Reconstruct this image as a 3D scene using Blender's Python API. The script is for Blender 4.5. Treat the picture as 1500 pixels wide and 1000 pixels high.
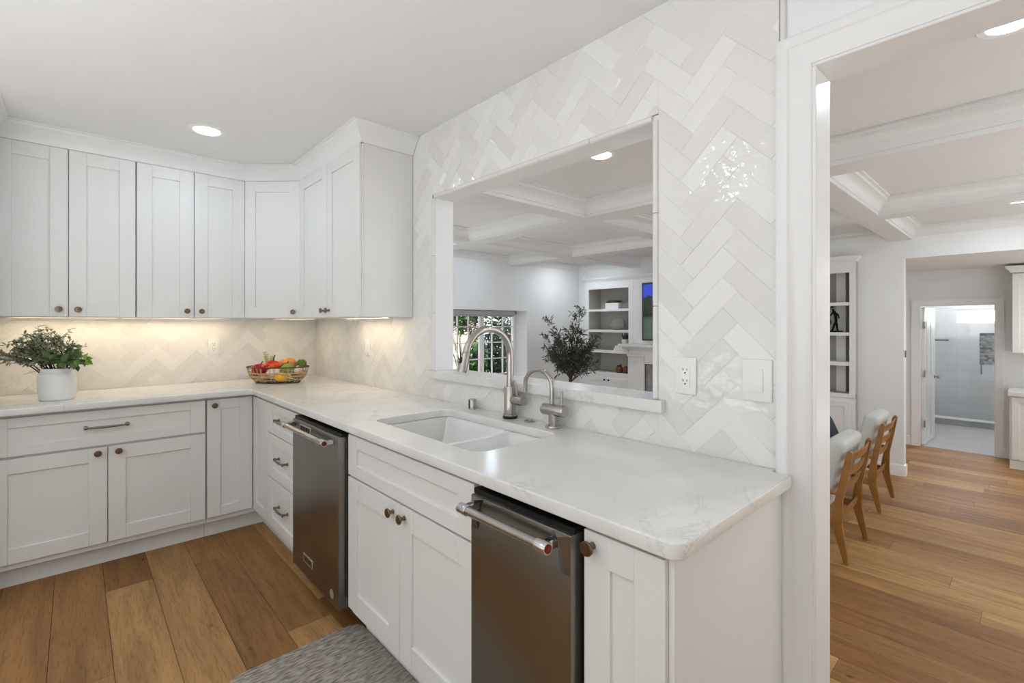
import bpy, bmesh, math, random
from mathutils import Vector as V, Matrix as MX, noise as NZ
for o in list(bpy.data.objects): bpy.data.objects.remove(o)
SC = bpy.context.scene; COL = SC.collection
R = math.radians
random.seed(7)

# ------------------------------------------------------------------ camera, world, exposure
CX, CY, CZ, YAW, F, PV, PU = -1.4805, -4.0833, 1.3316, 0.7483, 698.474, 474.58, 759.1255
cam_d = bpy.data.cameras.new('camera'); cam = bpy.data.objects.new('camera', cam_d); COL.objects.link(cam)
cam.location = (CX, CY, CZ); cam.rotation_euler = (R(90), 0, -YAW)
cam_d.sensor_fit = 'HORIZONTAL'; cam_d.sensor_width = 36; cam_d.lens = F/1500*36
cam_d.shift_x = (750-PU)/1500; cam_d.shift_y = (PV-500)/1500
cam_d.clip_start = 0.05
SC.camera = cam
SC.view_settings.view_transform = 'Standard'; SC.view_settings.look = 'None'
SC.view_settings.gamma = 1; SC.view_settings.use_curve_mapping = False
SC.view_settings.exposure = 0.72
W = bpy.data.worlds.new('daylight'); SC.world = W; W.use_nodes = True
bg = W.node_tree.nodes['Background']; bg.inputs[0].default_value = (0.93, 0.97, 1.0, 1); bg.inputs[1].default_value = 1.2
sun_d = bpy.data.lights.new('sun', 'SUN'); sun_d.energy = 4.0; sun_d.angle = R(2); sun_d.color = (1, .95, .86)
sun = bpy.data.objects.new('sun', sun_d); COL.objects.link(sun); sun.location = (3, -2, 9)
sun.rotation_euler = (R(33), 0, R(12))
# added unseen fill panels facing up, to brighten the kitchen and living room ceilings
fl_d = bpy.data.lights.new('fill_uplight', 'AREA'); fl_d.shape = 'RECTANGLE'; fl_d.size = 1.2; fl_d.size_y = 3.4; fl_d.energy = 33; fl_d.color = (.92, .955, 1)
fl_o = bpy.data.objects.new('fill_uplight', fl_d); COL.objects.link(fl_o); fl_o.location = (-2.55, -3.5, .85); fl_o.rotation_euler = (R(180), 0, 0)
fm_o = bpy.data.objects.new('fill_uplight_living', fl_d.copy()); COL.objects.link(fm_o); fm_o.location = (3.0, -5.5, .3); fm_o.rotation_euler = (R(180), 0, 0)
fm_o.data.energy = 24; fm_o.data.color = (.86, .96, 1); fm_o.data.size = 4.5; fm_o.data.size_y = 1.2
fn_o = bpy.data.objects.new('fill_uplight_living', fl_d.copy()); COL.objects.link(fn_o); fn_o.location = (1.9, -.4, -.25); fn_o.rotation_euler = (R(180), 0, 0)
fn_o.data.energy = 10; fn_o.data.color = (.86, .96, 1); fn_o.data.size = 2.6; fn_o.data.size_y = 2.8
LAMP = 44.0      # radiance of the ceiling downlight diffusers
STRIP = 13.0      # radiance of the under-cabinet bars

# ------------------------------------------------------------------ materials
def lin(c): return tuple(((x/255)/12.92 if x/255 <= .04045 else ((x/255+.055)/1.055)**2.4) for x in c)
def newmat(name):
    m = bpy.data.materials.new(name); m.use_nodes = True
    nt = m.node_tree; return m, nt, nt.nodes['Principled BSDF']
def nd(nt, t, **k):
    n = nt.nodes.new(t)
    for a, b in k.items():
        if a.startswith('i_'): n.inputs[int(a[2:])].default_value = b
        else: setattr(n, a, b)
    return n
def mat(name, rgb, rough=.5, metal=0, var=.04, scale=6, bump=0, bscale=60, coat=0, trans=0, ior=1.45, spec=.5):
    m, nt, b = newmat(name); L = nt.links.new
    c = lin(rgb) if max(rgb) > 1 else rgb
    tc = nd(nt, 'ShaderNodeTexCoord'); n = nd(nt, 'ShaderNodeTexNoise'); n.inputs['Scale'].default_value = scale
    n.inputs['Detail'].default_value = 3
    L(tc.outputs['Object'], n.inputs['Vector'])
    rp = nd(nt, 'ShaderNodeValToRGB'); rp.color_ramp.elements[0].position = .3; rp.color_ramp.elements[1].position = .7
    rp.color_ramp.elements[0].color = tuple(x*(1-var) for x in c)+(1,); rp.color_ramp.elements[1].color = tuple(min(1, x*(1+var)) for x in c)+(1,)
    L(n.outputs['Fac'], rp.inputs['Fac']); L(rp.outputs['Color'], b.inputs['Base Color'])
    b.inputs['Roughness'].default_value = rough; b.inputs['Metallic'].default_value = metal
    b.inputs['Coat Weight'].default_value = coat; b.inputs['Transmission Weight'].default_value = trans; b.inputs['IOR'].default_value = ior
    b.inputs['Specular IOR Level'].default_value = spec
    if bump:
        n2 = nd(nt, 'ShaderNodeTexNoise'); n2.inputs['Scale'].default_value = bscale
        L(tc.outputs['Object'], n2.inputs['Vector'])
        bp = nd(nt, 'ShaderNodeBump'); bp.inputs['Strength'].default_value = bump; bp.inputs['Distance'].default_value = .01
        L(n2.outputs['Fac'], bp.inputs['Height']); L(bp.outputs['Normal'], b.inputs['Normal'])
    return m
def emis(name, rgb, s):
    m, nt, b = newmat(name); c = lin(rgb) if max(rgb) > 1 else rgb
    b.inputs['Base Color'].default_value = (.8, .8, .8, 1)
    b.inputs['Emission Color'].default_value = c+(1,); b.inputs['Emission Strength'].default_value = s
    return m

CAB = mat('cabinet_paint', (231, 230, 227), .38, var=.01, scale=3)
WALLP = mat('wall_paint', (233, 234, 234), .7, var=.01, bump=.05, bscale=220)
CEILP = mat('ceiling_paint', (236, 236, 234), .6, var=.01, bump=.04, bscale=200)
LCEIL = mat('living_ceiling_paint', (226, 226, 225), .45, var=.01)
TRIM = mat('trim_paint', (236, 236, 235), .3, var=.01)
GROUT = mat('grout', (243, 242, 239), .9, var=.03, scale=40)
SINKM = mat('sink_composite', (240, 240, 238), .25, var=.01, coat=.3)
NICKEL = mat('brushed_nickel', (178, 173, 167), .24, 1, var=.06, scale=30)
CHROME = mat('polished_chrome', (200, 200, 200), .1, 1, var=.02)
BRONZE = mat('aged_bronze', (128, 112, 94), .3, 1, var=.15, scale=60)
PEWTER = mat('pewter', (135, 128, 120), .3, 1, var=.1, scale=60)
BLACK = mat('black_plastic', (14, 14, 15), .35, var=.1)
DARKGAP = mat('dark_recess', (20, 18, 17), .8, var=.1)
RED = mat('red_enamel', (120, 18, 22), .3, var=.05)
PLAST = mat('white_plastic', (238, 238, 235), .3, var=.005)
SLOT = mat('socket_slot', (25, 25, 25), .6, var=.1)
CERAM = mat('white_ceramic', (236, 237, 235), .4, var=.02, bump=.05, bscale=25)
GLASS = mat('clear_glass', (1., 1., 1.), .0, var=0, trans=1, ior=1.45)
CHAIRW = mat('walnut_teak', (152, 106, 54), .4, var=.22, scale=9)
UPHOL = mat('pale_upholstery', (205, 207, 203), .9, var=.04, scale=80, bump=.2, bscale=500)
DPILL = mat('dark_teal_fabric', (62, 70, 74), .9, var=.15, scale=30)
LEAFG = mat('dark_olive_leaf', (70, 80, 66), .55, var=.35, scale=14)
STEMB = mat('brown_stem', (62, 50, 38), .8, var=.2, scale=20)
SPRIG = mat('silver_green_leaf', (150, 156, 128), .6, var=.4, scale=30)
IVY = mat('ivy_leaf', (92, 116, 66), .45, var=.4, scale=18)
IVYL = mat('young_ivy_leaf', (128, 160, 58), .45, var=.2, scale=18)
POTB = mat('terracotta_brown', (110, 70, 45), .7, var=.2, scale=30)
BRZST = mat('dark_bronze', (28, 26, 25), .4, 1, var=.2)
MARB = mat('grey_marble', (150, 149, 147), .3, var=.25, scale=9)
SHELFB = mat('taupe_shelf_back', (178, 174, 166), .6, var=.02)
WICK = mat('natural_cane', (196, 170, 130), .6, var=.2, scale=60)
DWICK = mat('dark_cane', (70, 52, 38), .6, var=.2, scale=60)
FABR = mat('roller_fabric', (186, 187, 190), .8, var=.02)
FENCE = mat('pale_render', (235, 222, 205), .9, var=.1, scale=3)
GARD = mat('garden_soil', (120, 105, 85), .95, var=.3, scale=5)
SHRUBG = mat('shrub_leaf', (52, 92, 46), .5, var=.5, scale=6)
SHRUBD = mat('dark_shrub_leaf', (34, 62, 44), .5, var=.4, scale=6)
HOOD = mat('warm_white', (240, 236, 226), .5, var=.02)
BATHFILL = emis('bath_fill_diffuser', (255, 252, 250), 330)  # glow of the added bath and hall fill lights
SHOWERFILL = emis('shower_fill_diffuser', (255, 252, 250), 130)  # glow of the added shower fill light
LAMPL = emis('living_lamp_diffuser', (238, 247, 255), 120)
LAMPE = emis('lamp_diffuser', (222, 239, 255), LAMP)
STRIPE_ = emis('strip_diffuser', (255, 231, 194), STRIP)
BATHW = emis('frosted_daylight_pane', (240, 246, 255), 9.0)

def steel():
    m, nt, b = newmat('brushed_dark_steel'); L = nt.links.new
    tc = nd(nt, 'ShaderNodeTexCoord'); mp = nd(nt, 'ShaderNodeMapping'); mp.inputs['Scale'].default_value = (1, 1, 260)
    n = nd(nt, 'ShaderNodeTexNoise'); n.inputs['Scale'].default_value = 3
    L(tc.outputs['Object'], mp.inputs['Vector']); L(mp.outputs['Vector'], n.inputs['Vector'])
    b.inputs['Base Color'].default_value = lin((140, 136, 129))+(1,); b.inputs['Metallic'].default_value = 1
    mr = nd(nt, 'ShaderNodeMapRange'); mr.inputs[3].default_value = .26; mr.inputs[4].default_value = .36
    L(n.outputs['Fac'], mr.inputs[0]); L(mr.outputs[0], b.inputs['Roughness'])
    b.inputs['Anisotropic'].default_value = .5
    return m
STEEL = steel()

def tile_mat():
    m, nt, b = newmat('glazed_handmade_tile'); L = nt.links.new
    at = nd(nt, 'ShaderNodeAttribute', attribute_name='tint')
    rp = nd(nt, 'ShaderNodeValToRGB'); rp.color_ramp.elements[0].color = lin((224, 222, 218))+(1,); rp.color_ramp.elements[1].color = lin((236, 235, 232))+(1,)
    tc = nd(nt, 'ShaderNodeTexCoord'); n = nd(nt, 'ShaderNodeTexNoise'); n.inputs['Scale'].default_value = 9; n.inputs['Detail'].default_value = 4
    L(tc.outputs['Object'], n.inputs['Vector'])
    a = nd(nt, 'ShaderNodeMath', operation='MULTIPLY_ADD'); L(n.outputs['Fac'], a.inputs[0]); a.inputs[1].default_value = .5
    s = nd(nt, 'ShaderNodeMath', operation='SUBTRACT'); L(at.outputs['Fac'], s.inputs[0]); s.inputs[1].default_value = .25
    L(s.outputs[0], a.inputs[2]); L(a.outputs[0], rp.inputs['Fac']); L(rp.outputs['Color'], b.inputs['Base Color'])
    b.inputs['Roughness'].default_value = .08
    n2 = nd(nt, 'ShaderNodeTexNoise'); n2.inputs['Scale'].default_value = 22; n2.inputs['Detail'].default_value = 2
    L(tc.outputs['Object'], n2.inputs['Vector'])
    bp = nd(nt, 'ShaderNodeBump'); bp.inputs['Strength'].default_value = .55; bp.inputs['Distance'].default_value = .006
    L(n2.outputs['Fac'], bp.inputs['Height']); L(bp.outputs['Normal'], b.inputs['Normal'])
    return m
TILE = tile_mat()

def quartz():
    m, nt, b = newmat('veined_white_quartz'); L = nt.links.new
    tc = nd(nt, 'ShaderNodeTexCoord')
    n1 = nd(nt, 'ShaderNodeTexNoise'); n1.inputs['Scale'].default_value = 2.6; n1.inputs['Detail'].default_value = 9; n1.inputs['Roughness'].default_value = .68; n1.inputs['Distortion'].default_value = 1.2
    L(tc.outputs['Object'], n1.inputs['Vector'])
    d = nd(nt, 'ShaderNodeMath', operation='SUBTRACT'); L(n1.outputs['Fac'], d.inputs[0]); d.inputs[1].default_value = .5
    ab = nd(nt, 'ShaderNodeMath', operation='ABSOLUTE'); L(d.outputs[0], ab.inputs[0])
    rp = nd(nt, 'ShaderNodeValToRGB'); e = rp.color_ramp.elements; e[0].position = 0; e[0].color = (1, 1, 1, 1); e[1].position = .018; e[1].color = (0, 0, 0, 1)
    L(ab.outputs[0], rp.inputs['Fac'])
    n2 = nd(nt, 'ShaderNodeTexNoise'); n2.inputs['Scale'].default_value = 2.1; n2.inputs['Detail'].default_value = 3
    mp = nd(nt, 'ShaderNodeMapping'); mp.inputs['Location'].default_value = (3.3, 1.7, .4); L(tc.outputs['Object'], mp.inputs['Vector']); L(mp.outputs['Vector'], n2.inputs['Vector'])
    r2 = nd(nt, 'ShaderNodeValToRGB'); e = r2.color_ramp.elements; e[0].position = .49; e[0].color = (0, 0, 0, 1); e[1].position = .72; e[1].color = (1, 1, 1, 1)
    L(n2.outputs['Fac'], r2.inputs['Fac'])
    mu = nd(nt, 'ShaderNodeMath', operation='MULTIPLY'); L(rp.outputs['Color'], mu.inputs[0]); L(r2.outputs['Color'], mu.inputs[1])
    n3 = nd(nt, 'ShaderNodeTexNoise'); n3.inputs['Scale'].default_value = 5; n3.inputs['Detail'].default_value = 6
    L(tc.outputs['Object'], n3.inputs['Vector'])
    r3 = nd(nt, 'ShaderNodeValToRGB'); e = r3.color_ramp.elements; e[0].color = lin((220, 219, 215))+(1,); e[0].position = .3; e[1].color = lin((231, 230, 227))+(1,); e[1].position = .7
    L(n3.outputs['Fac'], r3.inputs['Fac'])
    mx = nd(nt, 'ShaderNodeMix', data_type='RGBA'); L(mu.outputs[0], mx.inputs[0]); L(r3.outputs['Color'], mx.inputs[6]); mx.inputs[7].default_value = lin((165, 165, 166))+(1,)
    L(mx.outputs[2], b.inputs['Base Color']); b.inputs['Roughness'].default_value = .16
    return m
QUARTZ = quartz()

def oak():
    m, nt, b = newmat('oak_planks'); L = nt.links.new
    at = nd(nt, 'ShaderNodeAttribute', attribute_name='tint')
    tc = nd(nt, 'ShaderNodeTexCoord')
    off = nd(nt, 'ShaderNodeCombineXYZ'); mm = nd(nt, 'ShaderNodeMath', operation='MULTIPLY'); L(at.outputs['Fac'], mm.inputs[0]); mm.inputs[1].default_value = 37.0
    L(mm.outputs[0], off.inputs[2]); L(mm.outputs[0], off.inputs[1])
    add = nd(nt, 'ShaderNodeVectorMath', operation='ADD'); L(tc.outputs['Object'], add.inputs[0]); L(off.outputs[0], add.inputs[1])
    mp = nd(nt, 'ShaderNodeMapping'); mp.inputs['Scale'].default_value = (14, 1.3, 1); L(add.outputs[0], mp.inputs['Vector'])
    g = nd(nt, 'ShaderNodeTexNoise'); g.inputs['Scale'].default_value = 1.0; g.inputs['Detail'].default_value = 6; g.inputs['Distortion'].default_value = .9
    L(mp.outputs['Vector'], g.inputs['Vector'])
    base = nd(nt, 'ShaderNodeValToRGB'); e = base.color_ramp.elements
    e[0].color = lin((140, 97, 53))+(1,); e[1].color = lin((188, 148, 97))+(1,)
    x = base.color_ramp.elements.new(.5); x.color = lin((166, 122, 73))+(1,)
    L(at.outputs['Fac'], base.inputs['Fac'])
    gr = nd(nt, 'ShaderNodeValToRGB'); e = gr.color_ramp.elements; e[0].position = .3; e[0].color = (.66, .63, .60, 1); e[1].position = .68; e[1].color = (1.12, 1.1, 1.07, 1)
    L(g.outputs['Fac'], gr.inputs['Fac'])
    mx = nd(nt, 'ShaderNodeMix', data_type='RGBA', blend_type='MULTIPLY'); mx.inputs[0].default_value = 1; L(base.outputs['Color'], mx.inputs[6]); L(gr.outputs['Color'], mx.inputs[7])
    # fine pores
    mp3 = nd(nt, 'ShaderNodeMapping'); mp3.inputs['Scale'].default_value = (160, 14, 1); L(add.outputs[0], mp3.inputs['Vector'])
    g3 = nd(nt, 'ShaderNodeTexNoise'); g3.inputs['Scale'].default_value = 1; g3.inputs['Detail'].default_value = 2; L(mp3.outputs['Vector'], g3.inputs['Vector'])
    gr3 = nd(nt, 'ShaderNodeValToRGB'); e = gr3.color_ramp.elements; e[0].position = .32; e[0].color = (.74, .71, .68, 1); e[1].position = .5; e[1].color = (1, 1, 1, 1)
    L(g3.outputs['Fac'], gr3.inputs['Fac'])
    mx3 = nd(nt, 'ShaderNodeMix', data_type='RGBA', blend_type='MULTIPLY'); mx3.inputs[0].default_value = 1; L(mx.outputs[2], mx3.inputs[6]); L(gr3.outputs['Color'], mx3.inputs[7])
    # knots
    mp2 = nd(nt, 'ShaderNodeMapping'); mp2.inputs['Scale'].default_value = (2.6, 1.5, 1); L(add.outputs[0], mp2.inputs['Vector'])
    vo = nd(nt, 'ShaderNodeTexVoronoi'); vo.inputs['Scale'].default_value = 1.6; L(mp2.outputs['Vector'], vo.inputs['Vector'])
    kr = nd(nt, 'ShaderNodeValToRGB'); e = kr.color_ramp.elements; e[0].position = .018; e[0].color = (.12, .08, .05, 1); e[1].position = .05; e[1].color = (1, 1, 1, 1)
    L(vo.outputs['Distance'], kr.inputs['Fac'])
    mx2 = nd(nt, 'ShaderNodeMix', data_type='RGBA', blend_type='MULTIPLY'); mx2.inputs[0].default_value = .85; L(mx3.outputs[2], mx2.inputs[6]); L(kr.outputs['Color'], mx2.inputs[7])
    L(mx2.outputs[2], b.inputs['Base Color']); b.inputs['Roughness'].default_value = .5; b.inputs['Specular IOR Level'].default_value = .35
    bp = nd(nt, 'ShaderNodeBump'); bp.inputs['Strength'].default_value = .12; bp.inputs['Distance'].default_value = .004
    L(g3.outputs['Fac'], bp.inputs['Height']); L(bp.outputs['Normal'], b.inputs['Normal'])
    return m
OAK = oak()

def rugm():
    m, nt, b = newmat('woven_grey_mat'); L = nt.links.new
    tc = nd(nt, 'ShaderNodeTexCoord'); mp = nd(nt, 'ShaderNodeMapping'); mp.inputs['Scale'].default_value = (26, 120, 1); L(tc.outputs['Object'], mp.inputs['Vector'])
    n = nd(nt, 'ShaderNodeTexNoise'); n.inputs['Scale'].default_value = 1; n.inputs['Detail'].default_value = 4; L(mp.outputs['Vector'], n.inputs['Vector'])
    rp = nd(nt, 'ShaderNodeValToRGB'); e = rp.color_ramp.elements; e[0].position = .36; e[0].color = lin((118, 110, 101))+(1,); e[1].position = .64; e[1].color = lin((182, 173, 162))+(1,)
    L(n.outputs['Fac'], rp.inputs['Fac']); L(rp.outputs['Color'], b.inputs['Base Color']); b.inputs['Roughness'].default_value = .95
    bp = nd(nt, 'ShaderNodeBump'); bp.inputs['Strength'].default_value = .6; bp.inputs['Distance'].default_value = .004; L(n.outputs['Fac'], bp.inputs['Height']); L(bp.outputs['Normal'], b.inputs['Normal'])
    return m
RUG = rugm()

def brickm(name, c1, c2, mortar, w, h, rough=.2, axes='YZ', offset=.5):
    m, nt, b = newmat(name); L = nt.links.new
    tc = nd(nt, 'ShaderNodeTexCoord'); sp = nd(nt, 'ShaderNodeSeparateXYZ'); cb = nd(nt, 'ShaderNodeCombineXYZ')
    L(tc.outputs['Object'], sp.inputs[0]); L(sp.outputs['XYZ'.index(axes[0])], cb.inputs[0]); L(sp.outputs['XYZ'.index(axes[1])], cb.inputs[1])
    br = nd(nt, 'ShaderNodeTexBrick'); br.offset = offset; L(cb.outputs[0], br.inputs['Vector'])
    for k, c in (('Color1', c1), ('Color2', c2), ('Mortar', mortar)): br.inputs[k].default_value = lin(c)+(1,)
    br.inputs['Scale'].default_value = 1; br.inputs['Brick Width'].default_value = w; br.inputs['Row Height'].default_value = h; br.inputs['Mortar Size'].default_value = .002
    L(br.outputs['Color'], b.inputs['Base Color']); b.inputs['Roughness'].default_value = rough
    return m
SHTILE = brickm('white_wall_tile', (232, 236, 238), (226, 231, 234), (214, 218, 220), .6, .15)
BFLOOR = brickm('grey_floor_tile', (172, 172, 174), (180, 180, 182), (160, 160, 162), .6, .6, .3, 'XY', 0)
MOSAIC = brickm('grey_mosaic', (200, 203, 205), (105, 110, 114), (150, 152, 154), .05, .035, .2)
CURBT = brickm('grey_curb_tile', (142, 143, 145), (156, 157, 159), (130, 130, 132), .25, .2, .4)

def screen_mat():
    m, nt, b = newmat('landscape_screen'); L = nt.links.new
    tc = nd(nt, 'ShaderNodeTexCoord'); sp = nd(nt, 'ShaderNodeSeparateXYZ'); L(tc.outputs['Object'], sp.inputs[0])
    n = nd(nt, 'ShaderNodeTexNoise'); n.inputs['Scale'].default_value = 7; n.inputs['Detail'].default_value = 6; L(tc.outputs['Object'], n.inputs['Vector'])
    ma = nd(nt, 'ShaderNodeMath', operation='MULTIPLY_ADD'); L(n.outputs['Fac'], ma.inputs[0]); ma.inputs[1].default_value = .35; L(sp.outputs[2], ma.inputs[2])
    rp = nd(nt, 'ShaderNodeValToRGB'); e = rp.color_ramp.elements
    e[0].position = .0; e[0].color = lin((40, 62, 48))+(1,); e[1].position = 1; e[1].color = lin((40, 60, 160))+(1,)
    for p, c in ((.37, (46, 64, 48)), (.4, (16, 24, 20)), (.7, (26, 40, 30)), (.78, (22, 34, 30)), (.8, (36, 56, 170))):
        x = e.new(p); x.color = lin(c)+(1,)
    mr = nd(nt, 'ShaderNodeMapRange'); L(ma.outputs[0], mr.inputs[0]); mr.inputs[1].default_value = 1.1; mr.inputs[2].default_value = 2.2
    L(mr.outputs[0], rp.inputs['Fac'])
    b.inputs['Base Color'].default_value = (.01, .01, .01, 1); b.inputs['Roughness'].default_value = .1
    L(rp.outputs['Color'], b.inputs['Emission Color']); b.inputs['Emission Strength'].default_value = .9
    return m
SCREEN = screen_mat()

# ------------------------------------------------------------------ mesh helpers
class MB:
    def __init__(s): s.b = bmesh.new(); s.tint = None
    def box(s, x0, x1, y0, y1, z0, z1, bev=0, seg=1):
        x0, x1 = sorted((x0, x1)); y0, y1 = sorted((y0, y1)); z0, z1 = sorted((z0, z1))
        vs = [s.b.verts.new((x, y, z)) for x in (x0, x1) for y in (y0, y1) for z in (z0, z1)]
        fs = [s.b.faces.new([vs[i] for i in q]) for q in ((0, 1, 3, 2), (4, 6, 7, 5), (0, 4, 5, 1), (2, 3, 7, 6), (0, 2, 6, 4), (1, 5, 7, 3))]
        if bev:
            ed = list({e for f in fs for e in f.edges})
            bmesh.ops.bevel(s.b, geom=ed, offset=bev, segments=seg, profile=.5, affect='EDGES', clamp_overlap=True)
        return s
    def ring(s, c, u, v, r, seg, ru=1):
        return [s.b.verts.new(c + u*(math.cos(a)*r*ru) + v*(math.sin(a)*r)) for a in [2*math.pi*i/seg for i in range(seg)]]
    def skin(s, rings, cap0=True, cap1=True):
        for a, b in zip(rings, rings[1:]):
            n = len(a)
            for i in range(n): s.b.faces.new((a[i], a[(i+1) % n], b[(i+1) % n], b[i]))
        if cap0: s.b.faces.new(list(reversed(rings[0])))
        if cap1: s.b.faces.new(rings[-1])
    def tube(s, pts, r, seg=12, cap=True, flat=1):
        pts = [V(p) for p in pts]; n = len(pts)
        rs = r if isinstance(r, (list, tuple)) else [r]*n
        t0 = (pts[1]-pts[0]).normalized(); ref = V((0, 0, 1)) if abs(t0.z) < .9 else V((1, 0, 0))
        u = t0.cross(ref).normalized(); rings = []
        for i, p in enumerate(pts):
            t = ((pts[min(i+1, n-1)]-pts[max(i-1, 0)])).normalized()
            u = (u - t*u.dot(t)).normalized(); v = t.cross(u)
            rings.append(s.ring(p, u, v, rs[i], seg, flat))
        s.skin(rings, cap, cap); return s
    def cyl(s, p0, p1, r0, r1=None, seg=20):
        return s.tube([p0, p1], [r0, r0 if r1 is None else r1], seg)
    def lathe(s, prof, c=(0, 0, 0), ax=(0, 0, 1), seg=24, sx=1, sy=1):
        c = V(c); ax = V(ax).normalized(); ref = V((1, 0, 0)) if abs(ax.x) < .9 else V((0, 1, 0))
        u = (ref-ax*ref.dot(ax)).normalized(); v = ax.cross(u); rings = []
        for r, h in prof:
            rings.append([s.b.verts.new(c+ax*h+u*(math.cos(a)*max(r, 1e-4)*sx)+v*(math.sin(a)*max(r, 1e-4)*sy)) for a in [2*math.pi*i/seg for i in range(seg)]])
        s.skin(rings); return s
    def blob(s, c, r, sc=(1, 1, 1), sub=2, fn=None, rot=None):
        ret = bmesh.ops.create_icosphere(s.b, subdivisions=sub, radius=1)
        for v in ret['verts']:
            p = v.co.copy(); k = fn(p) if fn else 1
            p = V((p.x*sc[0], p.y*sc[1], p.z*sc[2]))*r*k
            if rot: p = rot @ p
            v.co = p+V(c)
        return s
    def leaf(s, p, d, n, L, Wd, fold=.25):
        p, d, n = V(p), V(d).normalized(), V(n); sd = d.cross(n)
        if sd.length < 1e-4: sd = d.cross(V((.3, .5, .8)))
        sd.normalize(); n = sd.cross(d)
        a = s.b.verts.new(p); b = s.b.verts.new(p+d*L*.45-n*Wd*fold*.3); c = s.b.verts.new(p+d*L-n*L*.08)
        l1 = s.b.verts.new(p+d*L*.3+sd*Wd*.5+n*Wd*fold); l2 = s.b.verts.new(p+d*L*.68+sd*Wd*.38+n*Wd*fold)
        r1 = s.b.verts.new(p+d*L*.3-sd*Wd*.5+n*Wd*fold); r2 = s.b.verts.new(p+d*L*.68-sd*Wd*.38+n*Wd*fold)
        for f in ((a, b, l1), (b, l2, l1), (b, c, l2), (a, r1, b), (b, r1, r2), (b, r2, c)): s.b.faces.new(f)
        return s
    def prism(s, pts, fmap, d0, d1, bev=0):
        a = [s.b.verts.new(fmap(u, v, d0)) for u, v in pts]; b = [s.b.verts.new(fmap(u, v, d1)) for u, v in pts]
        n = len(pts); fs = [s.b.faces.new(a[::-1]), s.b.faces.new(b)]
        for i in range(n): fs.append(s.b.faces.new((a[i], a[(i+1) % n], b[(i+1) % n], b[i])))
        if bev:
            bmesh.ops.bevel(s.b, geom=list({e for f in fs for e in f.edges}), offset=bev, segments=2, profile=.5, affect='EDGES', clamp_overlap=True)
        return s
    def sweep(s, path, prof, closed=False, side=1, fmap=None):
        P = [V((p[0], p[1])) for p in path]; n = len(P); rings = []
        def nrm(i, j): t = (P[j]-P[i]).normalized(); return V((t.y, -t.x))*side
        for i in range(n):
            if closed: n1, n2 = nrm(i-1, i), nrm(i, (i+1) % n)
            else:
                n1 = nrm(i-1, i) if i else nrm(0, 1); n2 = nrm(i, i+1) if i < n-1 else n1
            m = (n1+n2)/(1+n1.dot(n2))
            rings.append([s.b.verts.new((fmap or (lambda u, v, w: (u, v, w)))(P[i].x+m.x*o, P[i].y+m.y*o, w)) for o, w in prof])
        if closed: s.skin(rings+[rings[0]], False, False)
        else: s.skin(rings)
        return s
    def xf(s, m):
        bmesh.ops.transform(s.b, matrix=m, verts=s.b.verts); return s
def build(name, mb, m, parent=None, angle=38):
    bm = mb.b
    bmesh.ops.recalc_face_normals(bm, faces=bm.faces)
    me = bpy.data.meshes.new(name)
    for f in bm.faces: f.smooth = True
    bm.to_mesh(me); bm.free()
    me.set_sharp_from_angle(angle=R(angle))
    me.materials.append(m)
    o = bpy.data.objects.new(name, me); COL.objects.link(o)
    if parent: o.parent = parent
    return o
def tag(o, label, cat, group=None):
    o['label'] = label; o['category'] = cat
    if group: o['group'] = group
    return o
def thing(name, label, cat, loc=(0, 0, 0), rz=0, group=None):
    o = bpy.data.objects.new(name, None); COL.objects.link(o); o.empty_display_size = .05
    o.location = loc; o.rotation_euler = (0, 0, rz); return tag(o, label, cat, group)
def struct(name, mb, m, **k):
    o = build(name, mb, m, **k); o['kind'] = 'structure'; return o
def curve_slab(name, loops, z0, z1, bev, m, parent=None):
    cu = bpy.data.curves.new(name, 'CURVE'); cu.dimensions = '2D'; cu.fill_mode = 'BOTH'
    for pts in loops:
        sp = cu.splines.new('POLY'); sp.points.add(len(pts)-1); sp.use_cyclic_u = True
        for p, q in zip(sp.points, pts): p.co = (q[0], q[1], 0, 1)
    cu.extrude = (z1-z0)/2-bev; cu.bevel_depth = bev; cu.bevel_resolution = 2; cu.offset = -bev
    t = bpy.data.objects.new('tmp', cu); COL.objects.link(t)
    dg = bpy.context.evaluated_depsgraph_get(); me = bpy.data.meshes.new_from_object(t.evaluated_get(dg)); bpy.data.objects.remove(t)
    me.transform(MX.Translation((0, 0, (z0+z1)/2))); me.name = name
    for p in me.polygons: p.use_smooth = True
    me.set_sharp_from_angle(angle=R(38)); me.materials.clear(); me.materials.append(m)
    o = bpy.data.objects.new(name, me); COL.objects.link(o)
    if parent: o.parent = parent
    return o
def roundrect(x0, x1, y0, y1, r, n=6):
    out = []
    for cx, cy, a0 in ((x1-r, y1-r, 0), (x0+r, y1-r, 90), (x0+r, y0+r, 180), (x1-r, y0+r, 270)):
        for i in range(n+1):
            a = R(a0+90*i/n); out.append((cx+r*math.cos(a), cy+r*math.sin(a)))
    return out
def dup(root, loc, rz=None, label=None):
    r = root.copy(); COL.objects.link(r); r.location = loc
    if rz is not None: r.rotation_euler = (0, 0, rz)
    if label: r['label'] = label
    for ch in list(root.children):
        c = ch.copy(); COL.objects.link(c); c.parent = r
        for g in ch.children:
            d = g.copy(); COL.objects.link(d); d.parent = c
    return r

# ------------------------------------------------------------------ dimensions
CEIL = 2.43; FL = -.41; XF = 5.36; X1 = 5.455; X2 = 7.37; YW = 1.71; XL = -1.815
OPU0, OPU1, OPZ1 = 1.785, 3.207, 2.058      # pass-through opening (u = -y)
DRU0, DRZ = 3.671, 2.047                      # doorway
mA = lambda u, z, d: (-d, -u, z)              # on the tiled wall, d out into the kitchen
mB = lambda u, z, d: (u, -d, z)               # on the back wall

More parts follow.
